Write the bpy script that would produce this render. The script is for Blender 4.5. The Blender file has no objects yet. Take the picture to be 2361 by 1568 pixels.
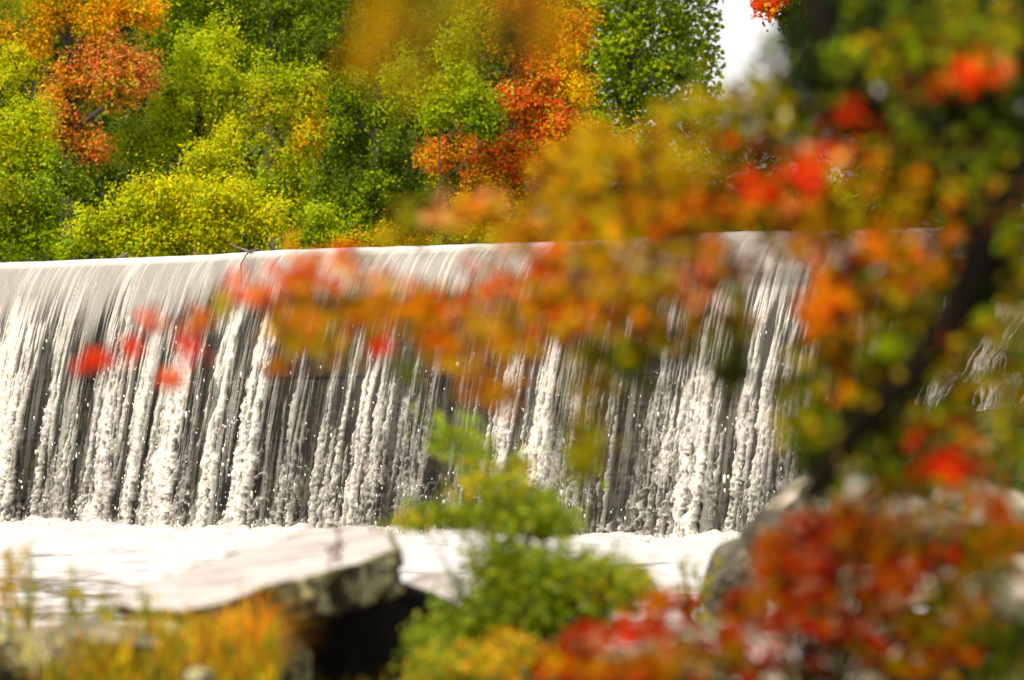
import bpy, math
import numpy as np
from mathutils import Vector

S = bpy.context.scene
COL = S.collection
R = math.radians

# ------------------------------------------------------------------ camera
CAMZ = 1.4
FPX = 200 / 36 * 2361          # focal length in pixels of a 2361 px wide picture
cd = bpy.data.cameras.new("camera")
cam = bpy.data.objects.new("camera", cd)
COL.objects.link(cam)
S.camera = cam
cam.location = (0, 0, CAMZ)
cam.rotation_euler = (R(90) + math.atan(216 / FPX), 0, 0)
cd.sensor_width = 36
cd.lens = 200
cd.clip_start = 0.1
cd.clip_end = 3000
cd.dof.use_dof = True
cd.dof.focus_distance = 79
cd.dof.aperture_fstop = 2.8

# ------------------------------------------------------------------ light
SUN_EL, SUN_AZ = R(48), R(-140)      # azimuth measured from +Y, clockwise: from the left, behind the camera
w = bpy.data.worlds.new("World")
S.world = w
w.use_nodes = True
nt = w.node_tree
bg = nt.nodes["Background"]
sky = nt.nodes.new("ShaderNodeTexSky")
sky.sky_type = 'NISHITA'
sky.sun_disc = False
sky.sun_elevation = SUN_EL
sky.sun_rotation = SUN_AZ
sky.air_density = 1.0
sky.dust_density = 3.0
wn = nt.nodes.new("ShaderNodeTexNoise")
wn.inputs["Scale"].default_value = 2.2
wn.inputs["Detail"].default_value = 5
wr = nt.nodes.new("ShaderNodeMapRange")
wr.inputs[1].default_value = 0.25
wr.inputs[2].default_value = 0.6
wr.inputs[3].default_value = 0.75
wr.inputs[4].default_value = 1.0
wm = nt.nodes.new("ShaderNodeMix")
wm.data_type = 'RGBA'
wm.inputs[7].default_value = (7.6, 7.25, 7.1, 1)      # bright thin cloud
nt.links.new(wn.outputs["Fac"], wr.inputs[0])
nt.links.new(wr.outputs[0], wm.inputs[0])
nt.links.new(sky.outputs[0], wm.inputs[6])
nt.links.new(wm.outputs[2], bg.inputs[0])
bg.inputs[1].default_value = 0.10

sl = bpy.data.lights.new("sun", 'SUN')
sl.energy = 3.1
sl.angle = R(12)
sl.color = (1.0, 0.91, 0.72)
so = bpy.data.objects.new("sun", sl)
COL.objects.link(so)
d = Vector((math.sin(SUN_AZ) * math.cos(SUN_EL), math.cos(SUN_AZ) * math.cos(SUN_EL), math.sin(SUN_EL)))
so.rotation_euler = d.to_track_quat('Z', 'Y').to_euler()
so.location = (0, 0, 40)
S.view_settings.view_transform = 'Standard'
S.view_settings.look = 'None'
S.view_settings.exposure = 0.74
S.view_settings.gamma = 1
S.cycles.max_bounces = 10
S.cycles.transparent_max_bounces = 24
S.cycles.sample_clamp_indirect = 8

# ------------------------------------------------------------------ helpers
rng = np.random.default_rng(7)


def P(px, py, dist):
    """a point dist metres ahead, from its bearing in the photograph"""
    return np.array([(px - 1180.5) / FPX * dist, dist, CAMZ + (1000 - py) / FPX * dist])


_T = rng.random((256, 256))
_T3 = rng.random((32, 32, 32))


def n2(x, y, k=0):
    x = np.asarray(x) + 17.3 * k + 500
    y = np.asarray(y) + 9.1 * k + 500
    xi = np.floor(x).astype(int); yi = np.floor(y).astype(int)
    fx = x - xi; fy = y - yi
    fx = fx * fx * (3 - 2 * fx); fy = fy * fy * (3 - 2 * fy)
    a = _T[xi & 255, yi & 255]; b = _T[(xi + 1) & 255, yi & 255]
    c = _T[xi & 255, (yi + 1) & 255]; e = _T[(xi + 1) & 255, (yi + 1) & 255]
    return (a * (1 - fx) + b * fx) * (1 - fy) + (c * (1 - fx) + e * fx) * fy


def n3(p, k=0):
    p = p + 50 + 3.7 * k
    i = np.floor(p).astype(int); f = p - i
    f = f * f * (3 - 2 * f)
    o = 0
    for a in (0, 1):
        for b in (0, 1):
            for c in (0, 1):
                wgt = (f[:, 0] if a else 1 - f[:, 0]) * (f[:, 1] if b else 1 - f[:, 1]) * (f[:, 2] if c else 1 - f[:, 2])
                o = o + wgt * _T3[(i[:, 0] + a) & 31, (i[:, 1] + b) & 31, (i[:, 2] + c) & 31]
    return o


def sm(a, b, x):
    t = np.clip((x - a) / (b - a), 0, 1)
    return t * t * (3 - 2 * t)


def raw_mesh(name, V, F, attrs=None, mat=None, smooth=False):
    """V (n,3); F (m,k) with one polygon size; attrs name -> (n,) or (n,3)"""
    V = np.asarray(V, dtype=np.float32)
    F = np.asarray(F, dtype=np.int32)
    me = bpy.data.meshes.new(name)
    m, k = F.shape
    me.vertices.add(len(V)); me.vertices.foreach_set("co", V.ravel())
    me.loops.add(m * k); me.loops.foreach_set("vertex_index", F.ravel())
    me.polygons.add(m)
    me.polygons.foreach_set("loop_start", np.arange(0, m * k, k, dtype=np.int32))
    me.polygons.foreach_set("loop_total", np.full(m, k, dtype=np.int32))
    if smooth:
        me.polygons.foreach_set("use_smooth", np.ones(m, dtype=bool))
    me.update(calc_edges=True)
    for an, av in (attrs or {}).items():
        av = np.asarray(av, dtype=np.float32)
        if av.ndim == 1:
            me.attributes.new(an, 'FLOAT', 'POINT').data.foreach_set("value", av)
        else:
            c = np.ones((len(V), 4), dtype=np.float32); c[:, :3] = av
            me.attributes.new(an, 'FLOAT_COLOR', 'POINT').data.foreach_set("color", c.ravel())
    if mat:
        me.materials.append(mat)
    return me


def link(name, me, parent=None):
    o = bpy.data.objects.new(name, me)
    COL.objects.link(o)
    if parent:
        o.parent = parent
        o.matrix_parent_inverse = parent.matrix_basis.inverted()
    return o


def tag(o, label=None, cat=None, group=None, kind=None):
    if label: o["label"] = label
    if cat: o["category"] = cat
    if group: o["group"] = group
    if kind: o["kind"] = kind
    return o


def empty(name, loc, label, cat, group=None):
    o = bpy.data.objects.new(name, None)
    o.empty_display_size = 0.2
    COL.objects.link(o)
    o.location = tuple(float(v) for v in loc)
    bpy.context.view_layer.update()
    return tag(o, label, cat, group)


# ------------------------------------------------------------------ materials
def new_mat(name):
    m = bpy.data.materials.new(name)
    m.use_nodes = True
    return m, m.node_tree, m.node_tree.nodes["Principled BSDF"], m.node_tree.nodes["Material Output"]


def leaf_mat(name, trans=0.35, rough=0.5, spec=0.35, bright=1.0):
    m, t, b, out = new_mat(name)
    a = t.nodes.new("ShaderNodeAttribute"); a.attribute_name = "col"
    hs = t.nodes.new("ShaderNodeHueSaturation")
    hs.inputs["Value"].default_value = bright
    t.links.new(a.outputs["Color"], hs.inputs["Color"])
    hs.inputs['Saturation'].default_value = 1.12
    t.links.new(hs.outputs[0], b.inputs["Base Color"])
    b.inputs["Roughness"].default_value = rough
    b.inputs["Specular IOR Level"].default_value = spec
    tr = t.nodes.new("ShaderNodeBsdfTranslucent")
    t.links.new(hs.outputs[0], tr.inputs["Color"])
    mx = t.nodes.new("ShaderNodeMixShader"); mx.inputs[0].default_value = trans
    t.links.new(b.outputs[0], mx.inputs[1]); t.links.new(tr.outputs[0], mx.inputs[2])
    t.links.new(mx.outputs[0], out.inputs[0])
    return m


def noisy_mat(name, cols, scale=3.0, rough=0.85, bump=0.4, bscale=20.0, detail=8, spec=0.3, stretch=(1, 1, 1), bdist=0.05):
    """colours by a noise ramp: cols = [(pos, rgb), ...]"""
    m, t, b, out = new_mat(name)
    tc = t.nodes.new("ShaderNodeTexCoord")
    mp = t.nodes.new("ShaderNodeMapping"); mp.inputs["Scale"].default_value = stretch
    t.links.new(tc.outputs["Object"], mp.inputs[0])
    n = t.nodes.new("ShaderNodeTexNoise"); n.inputs["Scale"].default_value = scale; n.inputs["Detail"].default_value = detail
    n.inputs["Roughness"].default_value = 0.65
    t.links.new(mp.outputs[0], n.inputs["Vector"])
    cr = t.nodes.new("ShaderNodeValToRGB")
    while len(cr.color_ramp.elements) < len(cols): cr.color_ramp.elements.new(0.5)
    for e, (p_, c) in zip(cr.color_ramp.elements, cols):
        e.position = p_; e.color = (*c, 1)
    t.links.new(n.outputs["Fac"], cr.inputs[0])
    t.links.new(cr.outputs[0], b.inputs["Base Color"])
    b.inputs["Roughness"].default_value = rough
    b.inputs["Specular IOR Level"].default_value = spec
    n_2 = t.nodes.new("ShaderNodeTexNoise"); n_2.inputs["Scale"].default_value = bscale; n_2.inputs["Detail"].default_value = 8
    t.links.new(mp.outputs[0], n_2.inputs["Vector"])
    bp = t.nodes.new("ShaderNodeBump"); bp.inputs["Strength"].default_value = bump; bp.inputs["Distance"].default_value = bdist
    t.links.new(n_2.outputs["Fac"], bp.inputs["Height"])
    t.links.new(bp.outputs[0], b.inputs["Normal"])
    return m


M_LEAF_FAR = leaf_mat("distant_leaf", 0.45, 0.6, 0.12)
M_LEAF_NEAR = leaf_mat("maple_leaf", 0.42, 0.55, 0.07)
M_LEAF_SHRUB = leaf_mat("shrub_leaf", 0.35, 0.5, 0.2)
M_GRASS = leaf_mat("grass_blade", 0.35, 0.6, 0.2)
M_BARK = noisy_mat("grey_bark", [(0.3, (0.022, 0.018, 0.014)), (0.7, (0.10, 0.085, 0.07))], 6, 0.9, 0.6, 30, stretch=(1, 1, 0.25))
M_BARK_DARK = noisy_mat("dark_bark", [(0.3, (0.004, 0.003, 0.002)), (0.7, (0.016, 0.012, 0.008))], 12, 0.9, 0.5, 60, stretch=(1, 1, 0.25), spec=0.02)
M_DEADWOOD = noisy_mat("dead_wood", [(0.3, (0.07, 0.05, 0.04)), (0.7, (0.25, 0.20, 0.16))], 8, 0.85, 0.5, 30)
M_ROCK_PALE = noisy_mat("pale_granite", [(0.30, (0.16, 0.14, 0.12)), (0.46, (0.40, 0.36, 0.345)), (0.75, (0.66, 0.60, 0.60))], 2.2, 0.7, 0.5, 14, stretch=(0.5, 2, 2))
M_ROCK_MOSS = noisy_mat("mossy_rock", [(0.36, (0.012, 0.010, 0.006)), (0.47, (0.06, 0.05, 0.025)), (0.53, (0.42, 0.40, 0.18)), (0.60, (0.10, 0.08, 0.05)), (0.70, (0.50, 0.46, 0.32))], 7, 0.9, 0.8, 16)
M_ROCK_GREY = noisy_mat("grey_boulder", [(0.32, (0.035, 0.03, 0.018)), (0.46, (0.10, 0.10, 0.05)), (0.56, (0.26, 0.22, 0.165)), (0.70, (0.46, 0.39, 0.33))], 3, 0.8, 0.6, 14)
M_ROCK_DARK = noisy_mat("dark_wet_shade_rock", [(0.35, (0.004, 0.004, 0.003)), (0.7, (0.014, 0.012, 0.009))], 3, 0.95, 0.6, 12, spec=0.05)  # wet rock, with the shade of the slab's hollow painted in
M_ROCK_GREEN = noisy_mat("green_mossy_rock", [(0.35, (0.014, 0.020, 0.005)), (0.5, (0.06, 0.09, 0.012)), (0.62, (0.12, 0.12, 0.03)), (0.75, (0.05, 0.045, 0.03))], 1.6, 0.9, 0.8, 8, bdist=0.1)
M_ROCK_BROWN = noisy_mat("brown_grey_rock", [(0.34, (0.03, 0.024, 0.016)), (0.52, (0.10, 0.085, 0.06)), (0.70, (0.22, 0.185, 0.15))], 3, 0.85, 0.7, 14)
M_SOIL = noisy_mat("bank_soil", [(0.35, (0.02, 0.017, 0.008)), (0.5, (0.06, 0.06, 0.015)), (0.7, (0.12, 0.09, 0.045))], 2, 0.95, 0.7, 10)
M_FOREST_FLOOR = noisy_mat("forest_floor", [(0.35, (0.03, 0.04, 0.01)), (0.6, (0.08, 0.09, 0.02)), (0.8, (0.14, 0.09, 0.04))], 0.5, 0.95, 0.7, 3)


# ------------------------------------------------------------------ shapes
def tube(pts, rads, sides=7, wob=0.0):
    pts = np.asarray(pts, float)
    n = len(pts)
    V = []
    for i in range(n):
        a = pts[min(i + 1, n - 1)] - pts[max(i - 1, 0)]
        a /= np.linalg.norm(a) + 1e-9
        u = np.cross(a, [0.13, 0.9, 0.37]); u /= np.linalg.norm(u) + 1e-9
        v = np.cross(a, u)
        for k in range(sides):
            an = 2 * math.pi * k / sides
            r = rads[i] * (1 + wob * (rng.random() - 0.5))
            V.append(pts[i] + r * (math.cos(an) * u + math.sin(an) * v))
    F = []
    for i in range(n - 1):
        for k in range(sides):
            k2 = (k + 1) % sides
            F.append([i * sides + k, i * sides + k2, (i + 1) * sides + k2, (i + 1) * sides + k])
    return np.array(V), np.array(F)


def bend(a, b, n=6, amp=0.1, sag=0.0):
    """a crooked path from a to b"""
    a = np.asarray(a, float); b = np.asarray(b, float)
    L = np.linalg.norm(b - a)
    out = []
    off = rng.normal(0, amp * L, 3)
    for i in range(n):
        t = i / (n - 1)
        p = a + (b - a) * t + off * math.sin(math.pi * t) + rng.normal(0, amp * L * 0.18, 3) * (0 < i < n - 1)
        p[2] -= sag * L * math.sin(math.pi * t)
        out.append(p)
    return np.array(out)


def join(parts):
    V = []; F = []; o = 0
    for v, f in parts:
        V.append(v); F.append(f + o); o += len(v)
    return np.concatenate(V), np.concatenate(F)


def frames(n, up=0.5, face=None):
    """random leaf frames: normal biased up; returns (a, b) in-plane axes"""
    nr = rng.normal(0, 1, (n, 3)); nr /= np.linalg.norm(nr, axis=1)[:, None]
    nr[:, 2] += up
    if face is not None: nr += face
    nr /= np.linalg.norm(nr, axis=1)[:, None]
    t = rng.normal(0, 1, (n, 3))
    a = np.cross(nr, t); a /= np.linalg.norm(a, axis=1)[:, None]
    b = np.cross(nr, a)
    return a, b, nr


def leaves(C, size, cols, up=0.5, face=None, shape='simple'):
    """leaf mesh data: C centres (n,3), size (n,), cols (n,3)"""
    n = len(C)
    a, b, nr = frames(n, up, face)
    s = size[:, None]
    if shape == 'simple':       # pointed leaf folded on its midrib: 4 verts, 2 triangles
        V = np.stack([C - a * s * 0.5, C + b * s * 0.34 + nr * s * 0.10, C + a * s * 0.55, C - b * s * 0.34 + nr * s * 0.10], 1).reshape(-1, 3)
        base = np.arange(n)[:, None] * 4
        F = np.concatenate([base + [0, 2, 1], base + [0, 3, 2]])
        return V, F, np.repeat(cols, 4, 0)
    # maple leaf: centre + 15 rim points, five lobes
    ang = np.radians([270, 255, 215, 190, 172, 150, 130, 110, 90, 70, 50, 30, 8, -10, -35, -75])
    rad = np.array([0.10, 0.26, 0.36, 0.24, 0.50, 0.27, 0.46, 0.30, 0.60, 0.30, 0.46, 0.27, 0.50, 0.24, 0.36, 0.26])
    k = len(ang)
    ca = (np.cos(ang) * rad)[None, :, None]; cb = (np.sin(ang) * rad)[None, :, None]
    cup = (rng.normal(0.10, 0.25, n)[:, None, None]) * (rad ** 1.6)[None, :, None]
    rim = C[:, None] + s[:, None] * (a[:, None] * ca + b[:, None] * cb + nr[:, None] * cup)
    V = np.concatenate([C[:, None], rim], 1).reshape(-1, 3)
    base = np.arange(n)[:, None, None] * (k + 1)
    tri = np.array([[0, 1 + i, 1 + (i + 1) % k] for i in range(k)])[None]
    F = (base + tri).reshape(-1, 3)
    return V, F, np.repeat(cols, k + 1, 0)


def ico(sub=2):
    t = (1 + 5 ** 0.5) / 2
    V = [(-1, t, 0), (1, t, 0), (-1, -t, 0), (1, -t, 0), (0, -1, t), (0, 1, t), (0, -1, -t), (0, 1, -t), (t, 0, -1), (t, 0, 1), (-t, 0, -1), (-t, 0, 1)]
    V = [np.array(v) / np.linalg.norm(v) for v in V]
    F = [(0, 11, 5), (0, 5, 1), (0, 1, 7), (0, 7, 10), (0, 10, 11), (1, 5, 9), (5, 11, 4), (11, 10, 2), (10, 7, 6), (7, 1, 8), (3, 9, 4), (3, 4, 2), (3, 2, 6), (3, 6, 8), (3, 8, 9), (4, 9, 5), (2, 4, 11), (6, 2, 10), (8, 6, 7), (9, 8, 1)]
    for _ in range(sub):
        mid = {}; F2 = []
        def m(i, j):
            key = (min(i, j), max(i, j))
            if key not in mid:
                v = V[i] + V[j]; V.append(v / np.linalg.norm(v)); mid[key] = len(V) - 1
            return mid[key]
        for a, b, c in F:
            x, y, z = m(a, b), m(b, c), m(c, a)
            F2 += [(a, x, z), (b, y, x), (c, z, y), (x, y, z)]
        F = F2
    return np.array(V), np.array(F)


ICO4 = ico(4); ICO5 = ico(5); ICO0 = ico(0)


def rock(name, c, r, mat, label, seed=0, rot=0.0, cuts=12, tilt=(0, 0), sub=ICO4, group=None):
    """angular boulder: a ball cut by random planes, then roughened"""
    rg = np.random.default_rng(seed)
    V, F = sub
    V = V.copy()
    for _ in range(cuts):
        nrm = rg.normal(0, 1, 3); nrm /= np.linalg.norm(nrm)
        dd = rg.uniform(0.55, 0.88)
        k = V @ nrm
        V -= np.maximum(k - dd, 0)[:, None] * nrm * 0.93
    V *= np.asarray(r)[None]
    sz = float(np.mean(r))
    q = V / sz
    disp = (n3(q * 2.2, seed) - 0.5) * 0.16 + (n3(q * 6, seed + 1) - 0.5) * 0.07 + (n3(q * 17, seed + 2) - 0.5) * 0.03
    V += V / (np.linalg.norm(V, axis=1)[:, None] + 1e-9) * (disp * sz)[:, None]
    cx, sx = math.cos(tilt[0]), math.sin(tilt[0]); cy, sy = math.cos(tilt[1]), math.sin(tilt[1]); cz, sz_ = math.cos(rot), math.sin(rot)
    Rm = np.array([[cz, -sz_, 0], [sz_, cz, 0], [0, 0, 1]]) @ np.array([[cy, 0, sy], [0, 1, 0], [-sy, 0, cy]]) @ np.array([[1, 0, 0], [0, cx, -sx], [0, sx, cx]])
    V = V @ Rm.T
    o = link(name, raw_mesh(name, V, F, None, mat, smooth=True))
    o.location = tuple(c)
    return tag(o, label, "rock", group)


# ------------------------------------------------------------------ dam and its falling water
CREST = 3.9
A0 = np.array([-7.56, 84.0]); B0 = np.array([3.38, 71.6])
T2 = (B0 - A0) / np.linalg.norm(B0 - A0)          # along the dam, towards the right and nearer
N2 = np.array([T2[1], -T2[0]])                    # out of the dam, downstream
if N2[1] > 0: N2 = -N2


def prof(h):
    """distance out from the crest line at relative drop h"""
    return 1.18 * np.sqrt(np.clip(h, 0, None) + 0.0006) - 0.03


def s_at(px, py):
    """position along the dam of the water seen at (px, py)"""
    best = None
    for s in np.linspace(-4, 24, 1600):
        b = A0 + T2 * s
        # height: find h such that the projected y matches
        h = 0.5
        for _ in range(6):
            q = b + N2 * prof(h)
            z = CAMZ + (1000 - py) / FPX * q[1]
            h = min(max((CREST - z) / CREST, 0.0), 1.05)
        x = 1180.5 + q[0] / q[1] * FPX
        e = abs(x - px)
        if best is None or e < best[0]: best = (e, s)
    return best[1]


SL, SR = -2.5, 22.5
NS, NH = 1850, 460
s1 = np.linspace(SL, SR, NS)
h1 = np.linspace(0, 1, NH) ** 1.25
Sg, Hg = np.meshgrid(s1, h1)
Zd = Hg * CREST

# bright columns of broken water: (px, py where seen, width m, strength, start h, roughness)
COLS = [(40, 760, 0.62, 1.0, 0.10, .8), (15, 1000, 0.40, 0.9, 0.2, 1), (-60, 900, 0.8, .9, .1, 1), (118, 900, 0.13, 0.8, 0.12, .3), (150, 1000, 0.16, 0.45, 0.1, .3),
        (272, 850, 0.17, 0.95, 0.17, .8), (235, 1120, 0.34, 0.65, 0.62, 1), (345, 850, 0.15, 0.95, 0.16, .6), (405, 950, 0.33, 1.0, 0.13, 1), (372, 1000, 0.2, 0.7, 0.3, 1),
        (515, 850, 0.30, 1.0, 0.08, .8), (470, 1150, 0.2, 0.8, 0.5, 1), (590, 900, 0.34, 1.0, 0.08, .8), (562, 1000, .2, .8, .3, 1), (670, 1000, 0.10, 0.9, 0.12, .4), (715, 1130, 0.30, 0.55, 0.65, 1),
        (808, 900, 0.045, 1.0, 0.06, .1), (884, 900, 0.22, 0.8, 0.18, .8), (868, 620, 0.14, .8, 0.0, .1), (850, 1130, 0.3, 0.6, 0.6, 1), (985, 640, 0.12, .6, 0, .1),
        (945, 1000, 0.04, 0.6, 0.1, .1), (985, 950, 0.10, 0.55, 0.2, .4), (1062, 1000, 0.05, .5, .1, .1), (1168, 950, 0.20, 0.95, 0.28, .8), (1255, 920, 0.36, 1.0, 0.20, .6), (1240, 1100, 0.36, .9, .55, .9),
        (1300, 1000, 0.05, 0.8, 0.1, .1), (1345, 1000, 0.10, 0.5, 0.1, .4), (1408, 1040, 0.05, 1.0, 0.05, .1), (1500, 850, 0.25, 0.4, 0.15, .4),
        (1568, 720, .10, .7, .1, .2), (1625, 800, 0.19, 1.0, 0.10, .9), (1608, 1100, 0.17, 1.0, 0.4, .9), (1560, 1120, .3, .5, .55, 1), (1650, 1150, .4, .5, .6, 1), (1730, 900, 0.10, 0.8, 0.06, .3), (1780, 900, 0.22, 0.45, 0.08, .4),
        (1845, 800, 0.12, .6, .05, .2), (1465, 1130, .4, .45, .68, 1), (1290, 1150, .5, .5, .7, 1), (2190, 700, 0.25, .8, .12, 1), (2170, 1000, .35, .7, .4, 1), (2320, 800, .3, .9, .2, 1), (2280, 1000, .4, .9, .35, 1)]
GAPS = [(82, 900, 0.26, 0.22), (68, 1100, 0.30, 0.3), (215, 850, 0.25, 0.24), (310, 900, 0.14, 0.2), (378, 800, 0.10, 0.25), (473, 900, 0.13, 0.2), (456, 1150, 0.14, 0.4), (530, 1130, .12, .5),
        (640, 1000, 0.16, 0.25), (740, 900, 0.30, 0.28), (925, 900, 0.16, 0.25), (1030, 950, 0.36, 0.3), (1110, 950, 0.2, 0.3), (1202, 950, 0.15, 0.25), (1450, 950, 0.5, 0.25), (1680, 1000, .25, .2),
        (1900, 900, 0.4, 0.25), (2080, 950, .5, .2)]

streak = (n2(Sg * 5, Zd * 0.18) * .35 + n2(Sg * 14, Zd * 0.3, 1) * .27 + n2(Sg * 34, Zd * 0.45, 2) * .22 + n2(Sg * 75, Zd * 0.8, 3) * .13)
clump = (n2(Sg * 7 + n2(Sg * 3, Zd * 2, 7) * 1.5, Zd * 4, 4) * .36 + n2(Sg * 17, Zd * 8.5, 5) * .34 + n2(Sg * 36, Zd * 17, 6) * .30)
ridge = 1 - np.abs(2 * n2(Sg * 11 + 2 * n2(Sg * 4, Zd * 3, 12), Zd * 5.5 + 2 * n2(Sg * 5, Zd * 2.5, 13), 8) - 1)
ridge2 = 1 - np.abs(2 * n2(Sg * 24, Zd * 12, 9) - 1)
rough = sm(0.10, 0.55, Hg)
lines = n2(Sg * 12, Zd * .5, 50) * .22 + n2(Sg * 30 + n2(Sg * 3, Zd * 2, 51), Zd * 1.3, 52) * .38 + n2(Sg * 58, Zd * 2.6, 53) * .40
fine = n2(Sg * 27 + n2(Sg * 9, Zd * 9, 40), Zd * 19, 41) * .55 + n2(Sg * 50, Zd * 34, 42) * .45
mixh = sm(.15, .85, Hg + (n2(Sg * .9, Zd * .4, 55) - .5) * .3) * .60
tex = lines * (1 - mixh) + (fine * .6 + ridge * .2 + clump * .2) * mixh
colf = np.zeros_like(Sg)
for (px, py, wd, st, h0, rf) in COLS:
    sc = s_at(px, py)
    wob = (n2(Zd * 1.6, Zd * 0 + px, 10) - .5) * 0.16 * rf * sm(h0, 0.9, Hg) + (n2(Zd * 7, Zd * 0 + px, 11) - .5) * 0.09 * rf
    wd2 = wd * 1.12 * (1 if px < 660 else .85) * (0.75 + 0.45 * sm(h0, 1, Hg)) * (1 + rf * (n2(Zd * 4.5, Zd * 0 + px * 1.7, 3) - .5) * .7)
    dd = np.abs(Sg - sc - wob) / wd2
    edge = 0.5 + rf * (clump - .5) * 0.9
    f = (1 - sm(edge * .7, edge * .7 + 0.28, dd)) * st * sm(h0 - 0.02, h0 + 0.06, Hg + (clump - .5) * .05)
    colf = np.maximum(colf, f * (1 if px < 660 or px in (1168, 1255, 1408, 1625, 1608, 808, 1730) else .60))
gap = np.zeros_like(Sg)
for (px, py, wd, h0) in GAPS:
    sc = s_at(px, py)
    wob = (n2(Zd * 1.4, Zd * 0 + px, 10) - .5) * 0.12
    dd = np.abs(Sg - sc - wob) / wd
    gap = np.maximum(gap, (1 - sm(.35, .75, dd + (clump - .5) * .5)) * sm(h0, h0 + 0.12, Hg))
lip = 1 - sm(0.0, 0.022, Hg)
top = 1 - sm(0.06, 0.24, Hg + (streak - .5) * .35)
cover = sm(.32, .66, n2(Sg * 1.1, Zd * .35, 15) * .65 + n2(Sg * 4.5, Zd * .5, 16) * .35)
veil = sm(.46, .64, lines * .6 + tex * .4) * (.26 + .52 * cover) + .01 + .07 * cover * (1 - sm(.5, 1, Hg))
bub = sm(.60, .90, ridge * .5 + ridge2 * .2 + fine * .3) * sm(.45, 1.0, Hg) * .8 * sm(.35, .65, n2(Sg * 1.8, Zd * .9, 17) + .25 * sm(.6, 1, Hg))
foam = veil * (1 - gap * .80)
core = colf * (.12 + .80 * sm(.43, .61, tex + .10 * colf))
foam = np.maximum(foam, core * (1 - gap * .75))
foam = np.maximum(foam, bub * (1 - gap * .7))
foam = foam * (1 - top) + top * (0.47 + 0.30 * sm(.42, .66, lines * .5 + streak * .5) + .30 * lip + .10 * (clump - .5))
foam = np.maximum(foam, sm(.93, 1.03, Hg + (clump - .5) * .16) * (.35 + .65 * sm(.4, .6, fine)))
gright = sm(18.0, 20.5, Sg)
foam = foam * (1 - .5 * gright)
foam = np.clip(foam, 0, 1)
amp = 0.010 + 0.045 * sm(.12, .9, Hg)
off = prof(Hg) + (foam ** 1.0) * amp * 1.5 + ((clump - .5) * amp * 1.5 + (ridge - .5) * amp * .9 + (fine - .5) * amp * .9) * np.clip(foam * 1.4, .02, 1) + (streak - .5) * .09 * sm(0.01, 0.1, Hg)
Xg = A0[0] + T2[0] * Sg + N2[0] * off
Yg = A0[1] + T2[1] * Sg + N2[1] * off
lip_r = 0.05 * np.sin(np.clip(Hg / 0.02, 0, 1) * math.pi / 2)
Zg = CREST - Zd + (n2(Sg * .35, Sg * 0, 2) - .5) * .05
V = np.stack([Xg, Yg, Zg], -1).reshape(-1, 3)
I = np.arange(NS * NH).reshape(NH, NS)
F = np.stack([I[:-1, :-1], I[1:, :-1], I[1:, 1:], I[:-1, 1:]], -1).reshape(-1, 4)

m, t, b, out = new_mat("falling_water")
a = t.nodes.new("ShaderNodeAttribute"); a.attribute_name = "foam"
b.inputs["Base Color"].default_value = (0.58, 0.55, 0.505, 1)
b.inputs["Roughness"].default_value = 0.28
b.inputs["Specular IOR Level"].default_value = 0.6
trn = t.nodes.new("ShaderNodeBsdfTransparent"); trn.inputs[0].default_value = (0.90, 0.92, 0.88, 1)
gls = t.nodes.new("ShaderNodeBsdfGlossy"); gls.inputs["Roughness"].default_value = 0.12; gls.inputs["Color"].default_value = (.28, .28, .26, 1)
fr = t.nodes.new("ShaderNodeFresnel"); fr.inputs[0].default_value = 1.33
tcn = t.nodes.new("ShaderNodeTexCoord")
nn = t.nodes.new("ShaderNodeTexNoise"); nn.inputs["Scale"].default_value = 26; nn.inputs["Detail"].default_value = 3
t.links.new(tcn.outputs["Object"], nn.inputs["Vector"])
bp = t.nodes.new("ShaderNodeBump"); bp.inputs["Strength"].default_value = 0.45; bp.inputs["Distance"].default_value = 0.03
t.links.new(nn.outputs["Fac"], bp.inputs["Height"])
for q in (b, gls, fr): t.links.new(bp.outputs[0], q.inputs["Normal"])
clear = t.nodes.new("ShaderNodeMixShader")
t.links.new(fr.outputs[0], clear.inputs[0]); t.links.new(trn.outputs[0], clear.inputs[1]); t.links.new(gls.outputs[0], clear.inputs[2])
mx = t.nodes.new("ShaderNodeMixShader")
t.links.new(a.outputs["Fac"], mx.inputs[0]); t.links.new(clear.outputs[0], mx.inputs[1]); t.links.new(b.outputs[0], mx.inputs[2])
t.links.new(mx.outputs[0], out.inputs[0])
M_FALL = m
tag(link("waterfall", raw_mesh("waterfall", V, F, {"foam": foam.ravel()}, M_FALL, True)), kind="structure")

# thick rolled water over the crest, and the river behind it
m, t, b, out = new_mat("smooth_water")
b.inputs["Base Color"].default_value = (0.62, 0.60, 0.59, 1)
b.inputs["Roughness"].default_value = 0.12
b.inputs["Specular IOR Level"].default_value = 1.0
M_RIVER = m
ns2 = 500
sA = np.linspace(SL, 30, ns2)
pr = [(-60, 0.03), (-8, 0.05), (-1.2, 0.055), (-.5, 0.06), (-.2, 0.055), (-0.05, 0.035), (0.01, 0.005), (0.05, -0.03), (0.085, -0.06)]
V = []
for (o_, z_) in pr:
    wv = (n2(sA * .35, sA * 0, 2) - .5) * .05 * (1 if o_ > -5 else 0) + (n2(sA * 3, sA * 0 + 3, 5) - .5) * .012
    V.append(np.stack([A0[0] + T2[0] * sA + N2[0] * o_, A0[1] + T2[1] * sA + N2[1] * o_, CREST + z_ + wv], -1))
V = np.concatenate(V)
I = np.arange(len(V)).reshape(len(pr), ns2)
F = np.stack([I[:-1, :-1], I[1:, :-1], I[1:, 1:], I[:-1, 1:]], -1).reshape(-1, 4)
tag(link("river", raw_mesh("river", V, F, None, M_RIVER, True)), kind="structure")

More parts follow.
